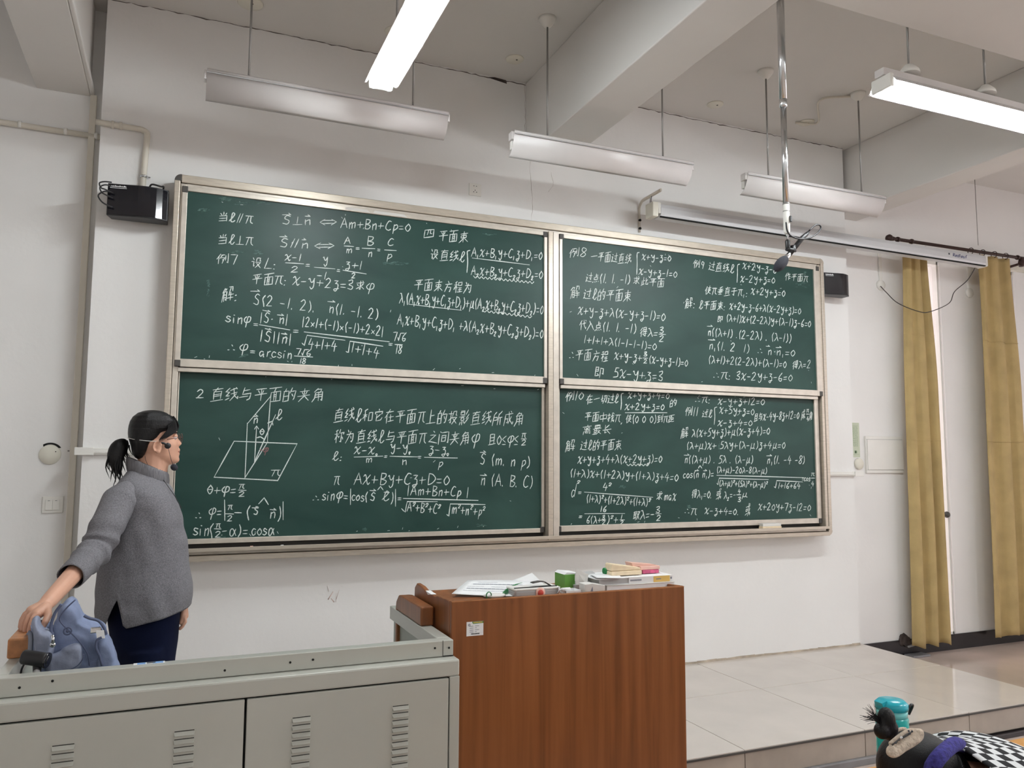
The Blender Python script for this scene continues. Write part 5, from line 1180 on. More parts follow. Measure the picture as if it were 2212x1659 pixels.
piping('carry_strap', [(655, 470), (700, 490), (770, 510), (810, 560), (828, 610), (800, 600), (770, 560)], -1.852, .0045)
q = bq(528, 590, -1.852); build('snap_button', MB().tube([(q.x+.0105*math.cos(a), q.y, q.z+.0105*math.sin(a)) for a in [2*PI*i/16 for i in range(17)]], .0025, 6, caps=False).lathe((q.x, q.y+.001, q.z), [(0, -.003), (.005, -.002), (.005, .003)], 12, ax=1), 'bag_trim', t)
b = MB().tube([bq(408, 622, -1.885), bq(415, 650, -1.888), bq(414, 680, -1.888)], [.006, .0045, .006], 8); b.lathe(bq(412, 696, -1.886), [(0, -.004), (.008, -.003), (.008, .002)], 12, ax=1)
build('zip_pull', b, 'chrome', t)
q = bq(745, 585, -1.86); build('buckle', MB().box((q.x-.014, q.y-.004, q.z-.008), (q.x+.016, q.y+.002, q.z+.010)), 'chrome', t, bevel=.003)
q = bq(783, 605, -1.862); build('paper_tag', MB().prism([(q.x-.012, q.z+.008), (q.x+.010, q.z+.008), (q.x+.014, q.z-.016), (q.x-.008, q.z-.016)], 1, q.y-.004, q.y-.001), 'white', t)
build('bag_base', MB().box((.37, -1.81, .541), (.59, -1.69, .66)), 'denim', t, bevel=.02)
pts = [(215, 600), (235, 612), (240, 660), (235, 760)]
piping('shoulder_strap', pts, -1.86, .007, 'ink2')
# webcam
def wq(u, v, Y=-1.93): return onY(u/2.592, 840+v/2.592, Y)
t = thing('webcam', (wq(195, 1540).x, -1.93, .54), 'black cylindrical webcam on a small stand inside the console', 'camera')
A_, B_ = wq(128, 1500), wq(262, 1520, -1.95)
build('camera_barrel', MB().tube([A_, A_.lerp(B_, .05), B_.lerp(A_, .12), B_], [.018, .0205, .0205, .0215], 22), 'black', t)
d = (B_-A_).normalized()
build('lens_ring', MB().tube([B_-d*.002, B_+d*.004], [.0222, .0215], 22).tube([B_+d*.003, B_+d*.006], [.015, .013], 18), 'gloss_black', t)
m_ = A_.lerp(B_, .62)
build('stand', MB().tube([m_+Vector((0, 0, -.015)), m_+Vector((0, 0, -.05))], [.012, .010], 10).tube([m_+Vector((.005, 0, -.04)), m_+Vector((.035, 0, -.14)), (m_.x+.045, -1.95, .545)], .007, 8).tube([m_+Vector((-.005, 0, -.04)), m_+Vector((-.03, 0, -.14)), (m_.x-.04, -1.93, .545)], .007, 8), 'black', t)
build('stand_hinge', MB().cap(m_+Vector((0, -.012, -.035)), .009, m_+Vector((0, .012, -.035)), .009), 'greycard', t)
build('camera_cable', MB().tube(bez([A_+Vector((.01, 0, -.01)), A_+Vector((-.002, 0, -.04)), A_+Vector((0, .01, -.09)), (A_.x+.02, -1.93, .545)], 6), .003, 6), 'black', t)
# small printed card on the front rail
q0, q1 = onZ(288, 1437, KZ+.001), onZ(356, 1431, KZ+.001)
t = thing('printed_card', ((q0.x+q1.x)/2, q0.y+.01, KZ), 'small blue and white printed card lying on the console rail', 'card')
build('card_sheet', MB().box((q0.x, -2.022, KZ+.0005), (q1.x, -2.0, KZ+.002)), 'white', t)
for a, c in ((.12, .38), (.62, .95)): build('card_print', MB().box((q0.x+(q1.x-q0.x)*a, -2.021, KZ+.002), (q0.x+(q1.x-q0.x)*c, -2.001, KZ+.0024)), 'lightblue', t)
build('card_band', MB().box((q0.x+(q1.x-q0.x)*.42, -2.016, KZ+.002), (q0.x+(q1.x-q0.x)*.7, -2.004, KZ+.0026)), 'ink', t)

# ============================================================ TEACHER
WYP = -1.0
def wp(x, y, d=0): return onY(x, y, WYP+d)
K = onY(331, 900, WYP).x - onY(330, 900, WYP).x      # metres per pixel at her depth
def hp(u, v, d=0): return wp(200+u/8.296, 860+v/8.296, d)
KC = K/8.296
P_ = thing('person', (wp(320, 1000).x, WYP, 0), 'woman teacher in grey turtleneck sweater looking at the board, hand on her bag', 'person')
HC = hp(1080, 700)                 # turning centre of the head
HY = math.radians(9)
def hrot(p):
    v = Vector(p)-HC; c_, s_ = math.cos(HY), math.sin(HY); return Vector((HC.x+v.x*c_-v.y*s_, HC.y+v.x*s_+v.y*c_, HC.z+v.z))
def interp(tab, t_):
    if t_ <= tab[0][0]: return tab[0][1:]
    for i in range(len(tab)-1):
        a, c = tab[i], tab[i+1]
        if a[0] <= t_ <= c[0]:
            s = (t_-a[0])/(c[0]-a[0]); s = s*s*(3-2*s)*.35+s*.65; return [p+(q-p)*s for p, q in zip(a[1:], c[1:])]
    return tab[-1][1:]
def face(b, centre_fn, rotfn, kc, Yc):
    # v (crop row), back, base front, feature front, sigma (m), half width (m)
    T = [(238, 980, 1130, 1130, .03, .012), (262, 850, 1290, 1290, .03, .040), (320, 770, 1390, 1390, .03, .056), (400, 700, 1452, 1452, .03, .066), (480, 675, 1485, 1485, .03, .071), (560, 662, 1500, 1500, .03, .073),
      (615, 664, 1506, 1512, .03, .073), (650, 670, 1502, 1510, .018, .072), (685, 676, 1500, 1514, .012, .071), (725, 690, 1504, 1545, .0095, .070), (765, 705, 1508, 1582, .010, .070), (795, 720, 1511, 1608, .0115, .070), (820, 735, 1513, 1606, .0135, .069),
      (845, 750, 1515, 1585, .014, .069), (868, 765, 1517, 1545, .013, .068), (890, 780, 1520, 1556, .018, .067), (918, 800, 1524, 1578, .020, .066), (945, 820, 1524, 1574, .021, .064), (962, 835, 1522, 1548, .021, .063), (978, 845, 1522, 1566, .020, .062), (1000, 860, 1524, 1572, .019, .060),
      (1030, 885, 1524, 1556, .020, .058), (1060, 905, 1526, 1552, .022, .055), (1095, 935, 1528, 1564, .024, .050), (1130, 965, 1520, 1556, .026, .044), (1160, 1010, 1490, 1520, .028, .036), (1185, 1080, 1430, 1440, .03, .024), (1200, 1150, 1360, 1360, .03, .008)]
    rings = []; n = 72
    for j in range(121):
        v = 238+(1200-238)*j/120; xb, xf, ff, sg, hw = interp(T, v); ring = []
        xc = xb+(xf-xb)*.47
        for k in range(n):
            a = 2*PI*k/n; ca, sa = math.cos(a), math.sin(a); e = 2.25
            ca_ = math.copysign(abs(ca)**(2/e), ca); sa_ = math.copysign(abs(sa)**(2/e), sa)
            y = hw*sa_; x = (xc+(xf-xc)*ca_) if ca > 0 else (xc+(xc-xb)*ca_)
            X = centre_fn(x, v).x; z = centre_fn(x, v).z
            if ca > 0:
                X += (ff-xf)*kc*math.exp(-(y/sg)**2)
                # eye sockets and cheeks
                X -= .010*math.exp(-((abs(y)-.032)/.014)**2)*math.exp(-((v-690)/42)**2)
                X += .006*math.exp(-((abs(y)-.040)/.018)**2)*math.exp(-((v-830)/80)**2)
            ring.append(rotfn(Vector((X, Yc+y, z))))
        rings.append(ring)
    b.loft(rings)
B = MB()
face(B, hp, hrot, KC, WYP)
# ears
for s in (-1, 1):
    R_ = Matrix.Rotation(math.radians(-8), 3, 'Y') @ Matrix.Rotation(math.radians(14*s), 3, 'Z')
    B.ell(hrot(hp(1118, 875)+Vector((0, s*.0735, 0))), (.0165, .0075, .027), R_)
    rim = [(1060, 960), (1040, 890), (1055, 820), (1105, 785), (1160, 805), (1185, 860)]
    B.tube(bez([hrot(hp(u, v)+Vector((0, s*.081, 0))) for u, v in rim], 5), .0042, 8)
    B.ell(hrot(hp(1125, 960)+Vector((0, s*.078, 0))), (.010, .006, .010))
# neck, torso core, hips
B.cap(hp(1080, 1000), .056, wp(325, 1050), .060)
B.cap(hp(1180, 1080), .046, wp(331, 1040), .044)
B.cap(wp(314, 1072), .075, wp(318, 1160), .105); B.cap(wp(318, 1160), .105, wp(318, 1290), .105)
for s in (-1, 1):
    B.cap(wp(312, 1068), .04, wp(300, 1080, s*.11), .04)
    B.cap(wp(312, 1350, s*.06), .075, wp(312, 1520, s*.085), .058); B.cap(wp(312, 1520, s*.085), .058, wp(308, 1715, s*.09), .036)
    B.cap(wp(304, 1722, s*.09), .036, wp(362, 1735, s*.10), .028)
# right arm reaching back to the bag (towards the viewer)
SH, EL, WR = wp(256, 1092, -.14), wp(208, 1186, -.25), wp(104, 1300, -.60)
B.cap(SH, .040, EL, .038); B.cap(EL, .038, WR, .0255)
# left arm hanging on the far side
SH2, EL2, WR2 = wp(330, 1082, .15), wp(345, 1200, .17), wp(391, 1303, .06)
B.cap(SH2, .045, EL2, .036); B.cap(EL2, .034, WR2, .022)
def hd(x, y, d): return wp(x, y, d)
# right hand: palm over the bag edge, fingers draped left and down, thumb on the near side
B.cap(WR, .0245, hd(92, 1313, -.625), .023)
B.cap(hd(94, 1311, -.62), .021, hd(72, 1322, -.655), .018); B.cap(hd(98, 1314, -.64), .020, hd(78, 1328, -.68), .017); B.cap(hd(88, 1310, -.60), .018, hd(68, 1319, -.63), .0165)
fing = [[(70, 1321, -.625, .0098), (55, 1326, -.63, .0092), (47, 1340, -.635, .0086), (44, 1354, -.64, .0078)],
        [(72, 1322, -.648, .0102), (58, 1328, -.655, .0096), (50, 1344, -.66, .0090), (48, 1361, -.665, .0082)],
        [(75, 1325, -.672, .0102), (63, 1332, -.68, .0096), (57, 1348, -.688, .0090), (54, 1366, -.69, .0082)],
        [(80, 1328, -.695, .0098), (72, 1336, -.705, .0092), (66, 1351, -.712, .0085), (63, 1363, -.714, .0078)]]
for f_ in fing:
    for a, c in zip(f_[:-1], f_[1:]): B.cap(hd(*a[:3]), a[3], hd(*c[:3]), c[3], 10)
for a, c in (((102, 1314, -.645, .0135), (104, 1330, -.69, .0120)), ((104, 1330, -.69, .0115), (97, 1345, -.715, .0105)), ((97, 1345, -.715, .0100), (93, 1355, -.72, .0080))): B.cap(hd(*a[:3]), a[3], hd(*c[:3]), c[3], 10)
# left hand, loosely curled
B.cap(WR2, .021, hd(394, 1316, .05), .020); B.cap(hd(392, 1314, .06), .019, hd(396, 1332, .05), .017); B.cap(hd(396, 1312, .04), .018, hd(399, 1330, .03), .016)
for i in range(4):
    d_ = .065-i*.019; r_ = .0088-.0003*i
    a, c, e, g_ = (396+i*.8, 1332, d_), (398+i*.7, 1343, d_-.003), (394, 1353, d_-.005), (389-i*.4, 1358, d_-.005)
    B.cap(hd(*a), r_+.0008, hd(*c), r_, 10); B.cap(hd(*c), r_, hd(*e), r_-.0008, 10); B.cap(hd(*e), r_-.0008, hd(*g_), r_-.0016, 10)
B.cap(hd(397, 1318, .02), .0115, hd(394, 1334, .008), .010); B.cap(hd(394, 1334, .008), .0098, hd(390, 1345, .006), .008)
build('body', B, 'skin', P_, remesh=.0031, smooth=2)
# face details
e = hrot(hp(1478, 700)+Vector((0, -.034, 0)))
for s in (-1, 1):
    e = hrot(hp(1452, 700)+Vector((0, s*.031, 0)))
    o = build('eye', MB().ell(e, (.0115, .0115, .0115), n=14, m=10), 'white', P_)
    build('iris', MB().ell(e+Vector((.0085, .0012, 0)), (.0040, .0050, .0050), n=12, m=8), 'hair_flat', o)
    build('eyelid', MB().ell(e+Vector((.0, 0, .0042)), (.0128, .0128, .0095), n=14, m=8), 'skin', o)
    bw = [hrot(hp(u, v)+Vector((0, s*y, 0))) for u, v, y in ((1506, 632, .016), (1500, 618, .028), (1478, 618, .040), (1440, 640, .051))]
    build('eyebrow', MB().tube(bez(bw, 4), [.0018]*12+[.0008], 6, flat=1.6), 'hair_flat', P_)
lp = [hrot(hp(u, 960)+Vector((0, y, 0))) for u, y in ((1522, -.020), (1543, -.012), (1552, 0), (1543, .012), (1522, .020))]
build('lips', MB().tube(bez(lp, 5), .0022, 7, flat=1.4), 'lip', P_)
# hair: cap, bangs, tail
HB = MB(); n = 64; rings = []
HT = [(216, 1020, 1120, .010), (232, 900, 1230, .040), (270, 800, 1330, .060), (340, 715, 1440, .074), (420, 668, 1500, .081), (500, 645, 1512, .084), (560, 636, 1500, .084), (600, 634, 1400, .0835), (640, 634, 1330, .083), (700, 640, 1270, .082), (750, 655, 1190, .081),
      (800, 672, 1070, .0795), (860, 690, 1020, .077), (930, 700, 985, .072), (1000, 715, 940, .062), (1060, 760, 900, .045), (1095, 810, 860, .02)]
for j in range(90):
    v = 216+(1095-216)*j/89; xb, xf, hw = interp(HT, v); xc = xb+(xf-xb)*(.5 if v < 560 else .42); ring = []
    for k in range(n):
        a = 2*PI*k/n; ca, sa = math.cos(a), math.sin(a); e_ = 2.3
        x = xc+((xf-xc) if ca > 0 else (xc-xb))*math.copysign(abs(ca)**(2/e_), ca); y = hw*math.copysign(abs(sa)**(2/e_), sa)
        y *= 1+.012*math.sin(a*23+v*.004)
        q = hp(x, v); ring.append(hrot((q.x, WYP+y, q.z)))
    rings.append(ring)
build('hair', HB.loft(rings), 'hair', P_)
b = MB()
for i in range(26):
    s = -1 if i % 3 else 1; y = s*random.uniform(.02, .078); u0 = 1380+random.uniform(-60, 60); 
    P = [(u0, 330, y*.7), (u0+70, 430, y*.95), (u0+95+random.uniform(-25, 10), 540, y), (u0+60+random.uniform(-90, 20), 600+random.uniform(-10, 80), y*1.02)]
    b.tube(bez([hrot(hp(u-8, v)+Vector((0, yy_*.8*math.sqrt(max(.05, 1-((u-1080)/470)**2))+yy_*.2, 0))) for u, v, yy_ in P], 4), [.0032]*7+[.003, .0026, .0022, .0018, .0012, .0005], 6, flat=.5)
for i in range(14):       # side bangs sweeping back above the ear
    y = -.074-.001*i*.3; P = [(1430-10*i, 400+8*i), (1470-14*i, 500+6*i), (1470-20*i, 580+7*i), (1400-20*i, 640+9*i), (1330-14*i, 690+9*i)]
    b.tube(bez([hrot(hp(u, v)+Vector((0, -.0825*max(.35, 1-(abs(u-1080)/470)**2.4)**.45-.0005*i, 0))) for u, v in P], 4), [.0036]*4+[.0036]*8+[.003, .0024, .0018, .0012, .0006], 6, flat=.5)
build('bangs', b, 'hair', P_)
b = MB(); path = bez([hp(u, v, d) for u, v, d in ((640, 790, 0), (560, 815, 0), (470, 900, -.005), (415, 1040, -.01), (420, 1200, -.01), (430, 1330, -.008), (425, 1400, -.006))], 6)
rr_ = [.008, .009, .012, .016, .019, .022, .025, .027, .029, .031, .032, .033, .034, .034, .034, .034, .033, .033, .032, .031, .030, .029, .027, .025, .023, .021, .019, .017, .015, .013, .011, .009, .007, .006, .005, .004, .003]
b.tube(path, rr_[:len(path)], 18, flat=.8)
for i in range(46):
    t0 = random.uniform(.15, .75); k0 = int(t0*(len(path)-1)); p = path[k0]; a = random.uniform(0, 2*PI); r_ = rr_[k0]*random.uniform(.7, .98)
    p = p+Vector((r_*math.cos(a), r_*.8*math.sin(a), 0)); L_ = random.uniform(.04, .10)
    q = [p, p+Vector((random.uniform(-.010, .004), 0, -L_*.5)), p+Vector((random.uniform(-.010, .016), random.uniform(-.01, .01), -L_))]
    b.tube(bez(q, 3), [.0030, .0030, .0028, .0025, .002, .0013, .0004], 5)
build('ponytail', b, 'hair', P_)
build('hair_tie', MB().tube([hp(u, v, d) for u, v, d in ((612, 770, 0), (585, 800, 0), (560, 835, 0))], [.009, .013, .010], 12), 'black', P_)
# headset microphone and glasses
b = MB().tube(bez([hrot(hp(u, v)+Vector((0, y, 0))) for u, v, y in ((612, 715, -.01), (700, 742, -.055), (850, 766, -.084), (970, 776, -.0855), (1060, 778, -.083), (1110, 775, -.078))], 6), .0012, 6)
build('headset_band', b, 'white_plastic', P_)
b = MB().ell(hrot(hp(1295, 858)+Vector((0, -.079, 0))), (.0125, .008, .0125), n=16, m=10).tube(bez([hrot(hp(u, v)+Vector((0, y, 0))) for u, v, y in ((1180, 805, -.08), (1240, 820, -.082), (1290, 850, -.082))], 5), .0045, 8)
build('headset_earpiece', b, 'black', P_)
b = MB().tube(bez([hrot(hp(u, v)+Vector((0, y, 0))) for u, v, y in ((900, 1040, -.064), (915, 1110, -.062), (950, 1190, -.06))], 5), .0009, 5)
b.tube(bez([hrot(hp(u, v)+Vector((0, y, 0))) for u, v, y in ((1300, 880, -.080), (1330, 1000, -.078), (1380, 1150, -.066), (1430, 1210, -.05))], 5), .0010, 5)
build('headset_boom', b, 'black', P_)
R_ = Matrix.Rotation(math.radians(35), 3, 'Y')
build('headset_microphone', MB().ell(hrot(hp(1435, 1240)+Vector((0, -.045, 0))), (.0155, .012, .0135), R_, 14, 10), 'foam', P_)
b = MB()
for s in (-1, 1):
    b.tube(bez([hrot(hp(u, v)+Vector((0, s*y, 0))) for u, v, y in ((1280, 745, .0815), (1400, 730, .078), (1530, 708, .066), (1556, 704, .058))], 4), .0014, 6)
    c_ = hp(1566, 716); L_ = []
    for i in range(21): a = 2*PI*i/20; L_.append(hrot(Vector((c_.x+.002, WYP+s*.033+.026*math.cos(a), c_.z+.019*math.sin(a)))))
    b.tube(L_, .0011, 5, caps=False)
b.tube(bez([hrot(hp(1570, 705)+Vector((0, y, 0))) for y in (-.010, 0, .010)], 4), .0012, 5)
g_ = build('glasses', b, 'lensm', P_)
b = MB()
for s in (-1, 1):
    c_ = hp(1566, 716); b.add([hrot(Vector((c_.x+.002, WYP+s*.033+.0255*math.cos(2*PI*i/20), c_.z+.0185*math.sin(2*PI*i/20)))) for i in range(20)], [list(range(20))])
build('lens', b, 'glass', g_)
# sweater
SB = MB(); n = 96
ST_ = [(1026, 279, 362, .062), (1036, 270, 368, .090), (1050, 257, 375, .140), (1066, 246, 381, .168), (1090, 238, 389, .178), (1125, 230, 399, .180), (1165, 222, 405, .182), (1210, 214, 410, .186), (1250, 209, 414, .192), (1290, 206, 417, .196), (1320, 205, 417, .198), (1345, 207, 415, .196)]
def hem(x): return 1341 if x < 230 else 1341-(x-230)/30*63 if x < 260 else 1278+(x-260)/13*62 if x < 273 else 1340-(x-273)*.264
rings = []
for j in range(70):
    t_ = j/69; ring = []
    for k in range(n):
        a = 2*PI*k/n; ca, sa = math.cos(a), math.sin(a); v = 1026+(1345-1026)*t_
        xl, xr_, hy = interp(ST_, v); xc, hx = (xl+xr_)/2, (xr_-xl)/2
        e_ = 2.35
        x = xc+hx*math.copysign(abs(ca)**(2/e_), ca); y = hy*math.copysign(abs(sa)**(2/e_), sa)
        if v > 1180: 
            lim = hem(x) if abs(sa) > .25 or ca > 0 else 1341
            v = 1180+(v-1180)*(lim-1180)/(1345-1180)
        v += (x-319)*.36*max(0, 1-t_*5)
        q = wp(x, v); f_ = noise.noise(Vector((x*.03, y*9, v*.012)))*.007+noise.noise(Vector((x*.022+v*.02, y*5, v*.014-x*.02)))*.007
        ring.append(Vector((q.x+ca*f_, WYP+y+sa*f_, q.z)))
    rings.append(ring)
SB.loft(rings, caps=False)
sw = build('sweater', SB, 'knit', P_); md = sw.modifiers.new('s', 'SOLIDIFY'); md.thickness = .004; md.offset = -1
def sleeve(name, path, rs, folds):
    P = bez(path, 10); rs2 = []
    m_ = len(P)-1; b = MB(); rings = []; N_ = 28
    ref = Vector((0, -1, .3))
    for i, p in enumerate(P):
        t_ = i/m_; k = t_*(len(rs)-1); a = int(min(k, len(rs)-2)); r_ = rs[a]+(rs[a+1]-rs[a])*(k-a)
        d = (P[min(i+1, m_)]-P[max(i-1, 0)]).normalized(); u_ = (ref-d*ref.dot(d)).normalized(); w_ = d.cross(u_)
        ring = []
        for q in range(N_):
            A = 2*PI*q/N_; f_ = 0
            for (c_, amp, wd_, ph) in folds: f_ += amp*math.exp(-((t_-c_-.02*math.sin(A+ph))/wd_)**2)
            f_ += noise.noise(Vector((math.cos(A)*1.5, math.sin(A)*1.5, t_*9)))*.003
            ring.append(p+(u_*math.cos(A)+w_*math.sin(A))*(r_+f_))
        rings.append(ring)
    b.loft(rings, caps=False); o = build(name, b, 'knit', P_); md = o.modifiers.new('s', 'SOLIDIFY'); md.thickness = .003; md.offset = -1; return o
CU = EL.lerp(WR, .56)
sleeve('sleeve', [wp(300, 1066, -.05), wp(276, 1074, -.10), SH+Vector((.0, 0, .0)), SH.lerp(EL, .5)+Vector((-.002, -.01, 0)), EL, EL.lerp(WR, .28), CU], [.050, .064, .070, .062, .057, .053, .049, .046],
       [(.60, .007, .022, 0), (.66, -.004, .016, 0), (.71, .008, .020, 1.0), (.77, -.005, .015, 0), (.82, .007, .018, 2), (.50, .004, .03, 0), (.30, .003, .04, 1)])
sleeve('sleeve', [wp(305, 1074, .06), SH2, SH2.lerp(EL2, .5), EL2, EL2.lerp(WR2, .5), EL2.lerp(WR2, .85)], [.062, .070, .062, .055, .050, .044, .040], [(.6, .005, .03, 0)])
# turtleneck: folded ribbed tube, tilted forward
rings = []
for j, (v, dx, r1, r2) in enumerate(((1040, 0, .064, .062), (1030, 0, .068, .066), (1018, 0, .070, .067), (1007, 1, .068, .065), (1003, 1, .063, .060), (1009, 1, .059, .056), (1020, 0, .058, .055))):
    ring = []
    for k in range(72):
        a = 2*PI*k/72; rb = 1+.018*math.cos(a*36); x = 319+dx+(r1/K)*math.cos(a)*rb*.62*1.0
        xx = 319+(r1/K)*math.cos(a)*rb*1.18; q = wp(xx, v+(xx-319)*.40); ring.append(Vector((q.x, WYP+r2*math.sin(a)*rb, q.z)))
    rings.append(ring)
build('turtleneck', MB().loft(rings, caps=False), 'rib', P_)
build('collar_wire', MB().tube(bez([wp(x, y, d) for x, y, d in ((353, 1037, -.062), (364, 1052, -.085), (378, 1072, -.10), (392, 1098, -.105))], 6), .0016, 6), 'black', P_)
# trousers
b = MB(); rings = []
for v, xl, xr_, hy in ((1255, 236, 395, .135), (1290, 231, 391, .145), (1330, 231, 389, .15), (1380, 238, 385, .152), (1420, 247, 379, .152), (1450, 250, 376, .150)):
    ring = []
    for k in range(48):
        a = 2*PI*k/48; x = (xl+xr_)/2+(xr_-xl)/2*math.copysign(abs(math.cos(a))**.85, math.cos(a)); q = wp(x, v); ring.append(Vector((q.x, WYP+hy*math.copysign(abs(math.sin(a))**.85, math.sin(a)), q.z)))
    rings.append(ring)
b.loft(rings)
for s in (-1, 1): b.tube([wp(313, 1400, s*.068), wp(312, 1520, s*.08), wp(310, 1620, s*.088), wp(308, 1722, s*.09)], [.110, .090, .078, .074], 24, flat=.8)
build('trousers', b, 'navy', P_, remesh=.007, smooth=3)
for s in (-1, 1):
    q = wp(300, 1735, s*.09); b = MB().ell((q.x-.01, q.y, .045), (.055, .042, .045)).cap((q.x, q.y, .036), .036, (q.x+.13, q.y+s*.01, .032), .032).box((q.x-.06, q.y-.04, 0), (q.x+.16, q.y+.04, .015))
    build('shoe', b, 'black', P_, remesh=.006, smooth=3)

# ============================================================ STUDENT DESK, BOTTLE, STUDENT
DZ = .58
e1 = onZ(1850, 1655, DZ); e2 = onZ(2212, 1600, DZ); DY = -2.95
jx = onZ(2170, 1604, DZ).x
for i, (a, c, l) in enumerate(((1.55, jx-.003, 'yellow wooden desk under the resting student'), (jx+.003, jx+1.45, 'yellow wooden desk at the lower right corner, beyond the seam'))):
    t = thing('student_desk', ((a+c)/2, DY-.2, ZF), l, 'desk')
    build('desktop', MB().box((a, DY-.42, DZ-.022), (c, DY, DZ)), 'desk', t, bevel=.006)
    build('front_board', MB().box((a+.06, DY-.03, .05), (c-.06, DY-.012, DZ-.022)), 'desk', t)
    build('book_shelf', MB().box((a+.06, DY-.36, .40), (c-.06, DY-.035, .415)), 'desk', t)
    for x in (a+.04, c-.075): 
        build('leg', MB().box((x, DY-.20, ZF+.03), (x+.035, DY-.16, DZ-.022)), 'greystrip', t); build('foot', MB().box((x-.003, DY-.38, ZF), (x+.038, DY-.02, ZF+.03)), 'greystrip', t, bevel=.005)
# teal bottle
SY = -3.10
def sq(x, y, Y=SY): return onY(x, y, Y)
c0 = sq(1927, 1510); r_ = (sq(1952, 1560).x-sq(1903, 1560).x)/2; bx0 = sq(1927, 1560).x
t = thing('water_bottle', (bx0, SY, DZ), 'teal plastic water bottle with blue lid behind the hair bun', 'bottle')
zt = lambda y: sq(1927, y).z
build('bottle_body', MB().lathe((bx0, SY, DZ), [(.0, 0), (r_*.92, 0), (r_, .006), (r_, zt(1550)-DZ), (r_*.96, zt(1546)-DZ), (0, zt(1546)-DZ)], 28), 'teal', t)
MT['tealclear'] = mat('pale_teal_collar', (.20, .62, .62, 1), .15)
build('bottle_collar', MB().lathe((bx0, SY, zt(1546)), [(0, 0), (r_*.95, 0), (r_*.98, zt(1530)-zt(1546)), (0, zt(1530)-zt(1546))], 28), 'tealclear', t)
L_ = zt(1509)-zt(1530)
build('bottle_lid', MB().lathe((bx0, SY, zt(1530)), [(0, 0), (r_*1.02, 0), (r_*1.02, L_*.55), (r_*.8, L_*.9), (0, L_)], 28), 'teal_lid', t)
build('lid_button', MB().prism([(bx0-r_*1.02, zt(1522)), (bx0-r_*1.18, zt(1512)), (bx0-r_*.7, zt(1509))], 1, SY-.012, SY+.012), 'teal_lid', t)
build('carry_loop', MB().tube(bez([(bx0+r_*.75, SY-.02, zt(1538)), (bx0+r_*.7, SY-.028, zt(1524)), (bx0+r_*1.0, SY-.028, zt(1518)), (bx0+r_*1.25, SY-.02, zt(1526)), (bx0+r_*1.2, SY-.01, zt(1545))], 6), .0038, 8, flat=.6), 'black', t)
# student, head down on the desk
HYs = -3.28
def gq(x, y, Y=HYs): return onY(x, y, Y)
hc = gq(1984, 1668); 
S_ = thing('person', (gq(2080, 1700).x, HYs, ZF), 'student in black and white checked top resting her head on the desk', 'person')
fwd = Vector((-.35, .55, -.75)).normalized()
B = MB()
hr = gq(2040, 1640).x-hc.x; hr = .083
up = (gq(1930, 1590)-gq(2060, 1650)); up.normalize()       # crown points up-left
Xh = up; Zh = (fwd-Xh*fwd.dot(Xh)).normalized(); Yh = Zh.cross(Xh)
RH = Matrix((Xh, Yh, Zh)).transposed()
B.ell(hc, (.096, .070, .082), RH, 28, 20)
def hl(a, b_, c_): return hc+RH @ Vector((a, b_, c_))
B.ell(hl(-.045, 0, .035), (.060, .058, .058), RH); B.ell(hl(-.085, 0, .060), (.026, .030, .024), RH)
B.cap(hl(-.010, 0, .085), .008, hl(-.038, 0, .104), .010); B.ell(hl(-.060, 0, .088), (.012, .022, .012), RH)
for s in (-1, 1): B.ell(hl(-.03, s*.074, .0), (.026, .008, .016), RH)
nk = gq(2080, 1680, HYs-.03)
B.cap(hl(-.05, 0, -.01), .050, nk, .040)
sl, sr = gq(2110, 1700, HYs-.12), gq(2130, 1660, HYs+.20)
ch = gq(2200, 1720, HYs-.02); hpz = Vector((ch.x+.12, -3.70, .315))
B.cap(nk, .038, ch, .065); B.cap(ch, .075, hpz, .09)
# arms folded on the desk
el1 = Vector((nk.x-.02, -3.36, DZ+.035)); el2 = Vector((nk.x+.10, -3.06, DZ+.035))
B.cap(nk.lerp(ch, .6)+Vector((0, -.10, -.02)), .034, el1, .030); B.cap(el1, .034, Vector((hc.x-.06, -3.22, DZ+.03)), .026)
B.cap(nk.lerp(ch, .5)+Vector((0, .14, 0)), .045, el2, .036); B.cap(el2, .034, Vector((hc.x-.05, -3.30, DZ+.045)), .024)
hb = Vector((hc.x-.09, -3.20, DZ+.022)); B.cap(Vector((hc.x-.06, -3.22, DZ+.03)), .022, hb, .020)
for i in range(4): q = hb+Vector((-.01, -.024+i*.016, 0)); B.cap(q, .009, q+Vector((-.045+abs(i-1.5)*.005, .006*(i-1.5), -.006)), .0075, 10)
B.cap(hb+Vector((.0, .03, 0)), .010, hb+Vector((-.025, .055, -.004)), .009)
# thighs, shins
for s in (-1, 1):
    k_ = Vector((hpz.x+s*.10, hpz.y+.40, .30)); B.cap(hpz+Vector((s*.08, 0, 0)), .075, k_, .055); B.cap(k_, .052, Vector((k_.x, k_.y+.03, ZF+.08)), .038); B.cap(Vector((k_.x, k_.y+.03, ZF+.035)), .033, Vector((k_.x, k_.y+.17, ZF+.030)), .028)
build('body', B, 'skin', S_, remesh=.0045, smooth=2)
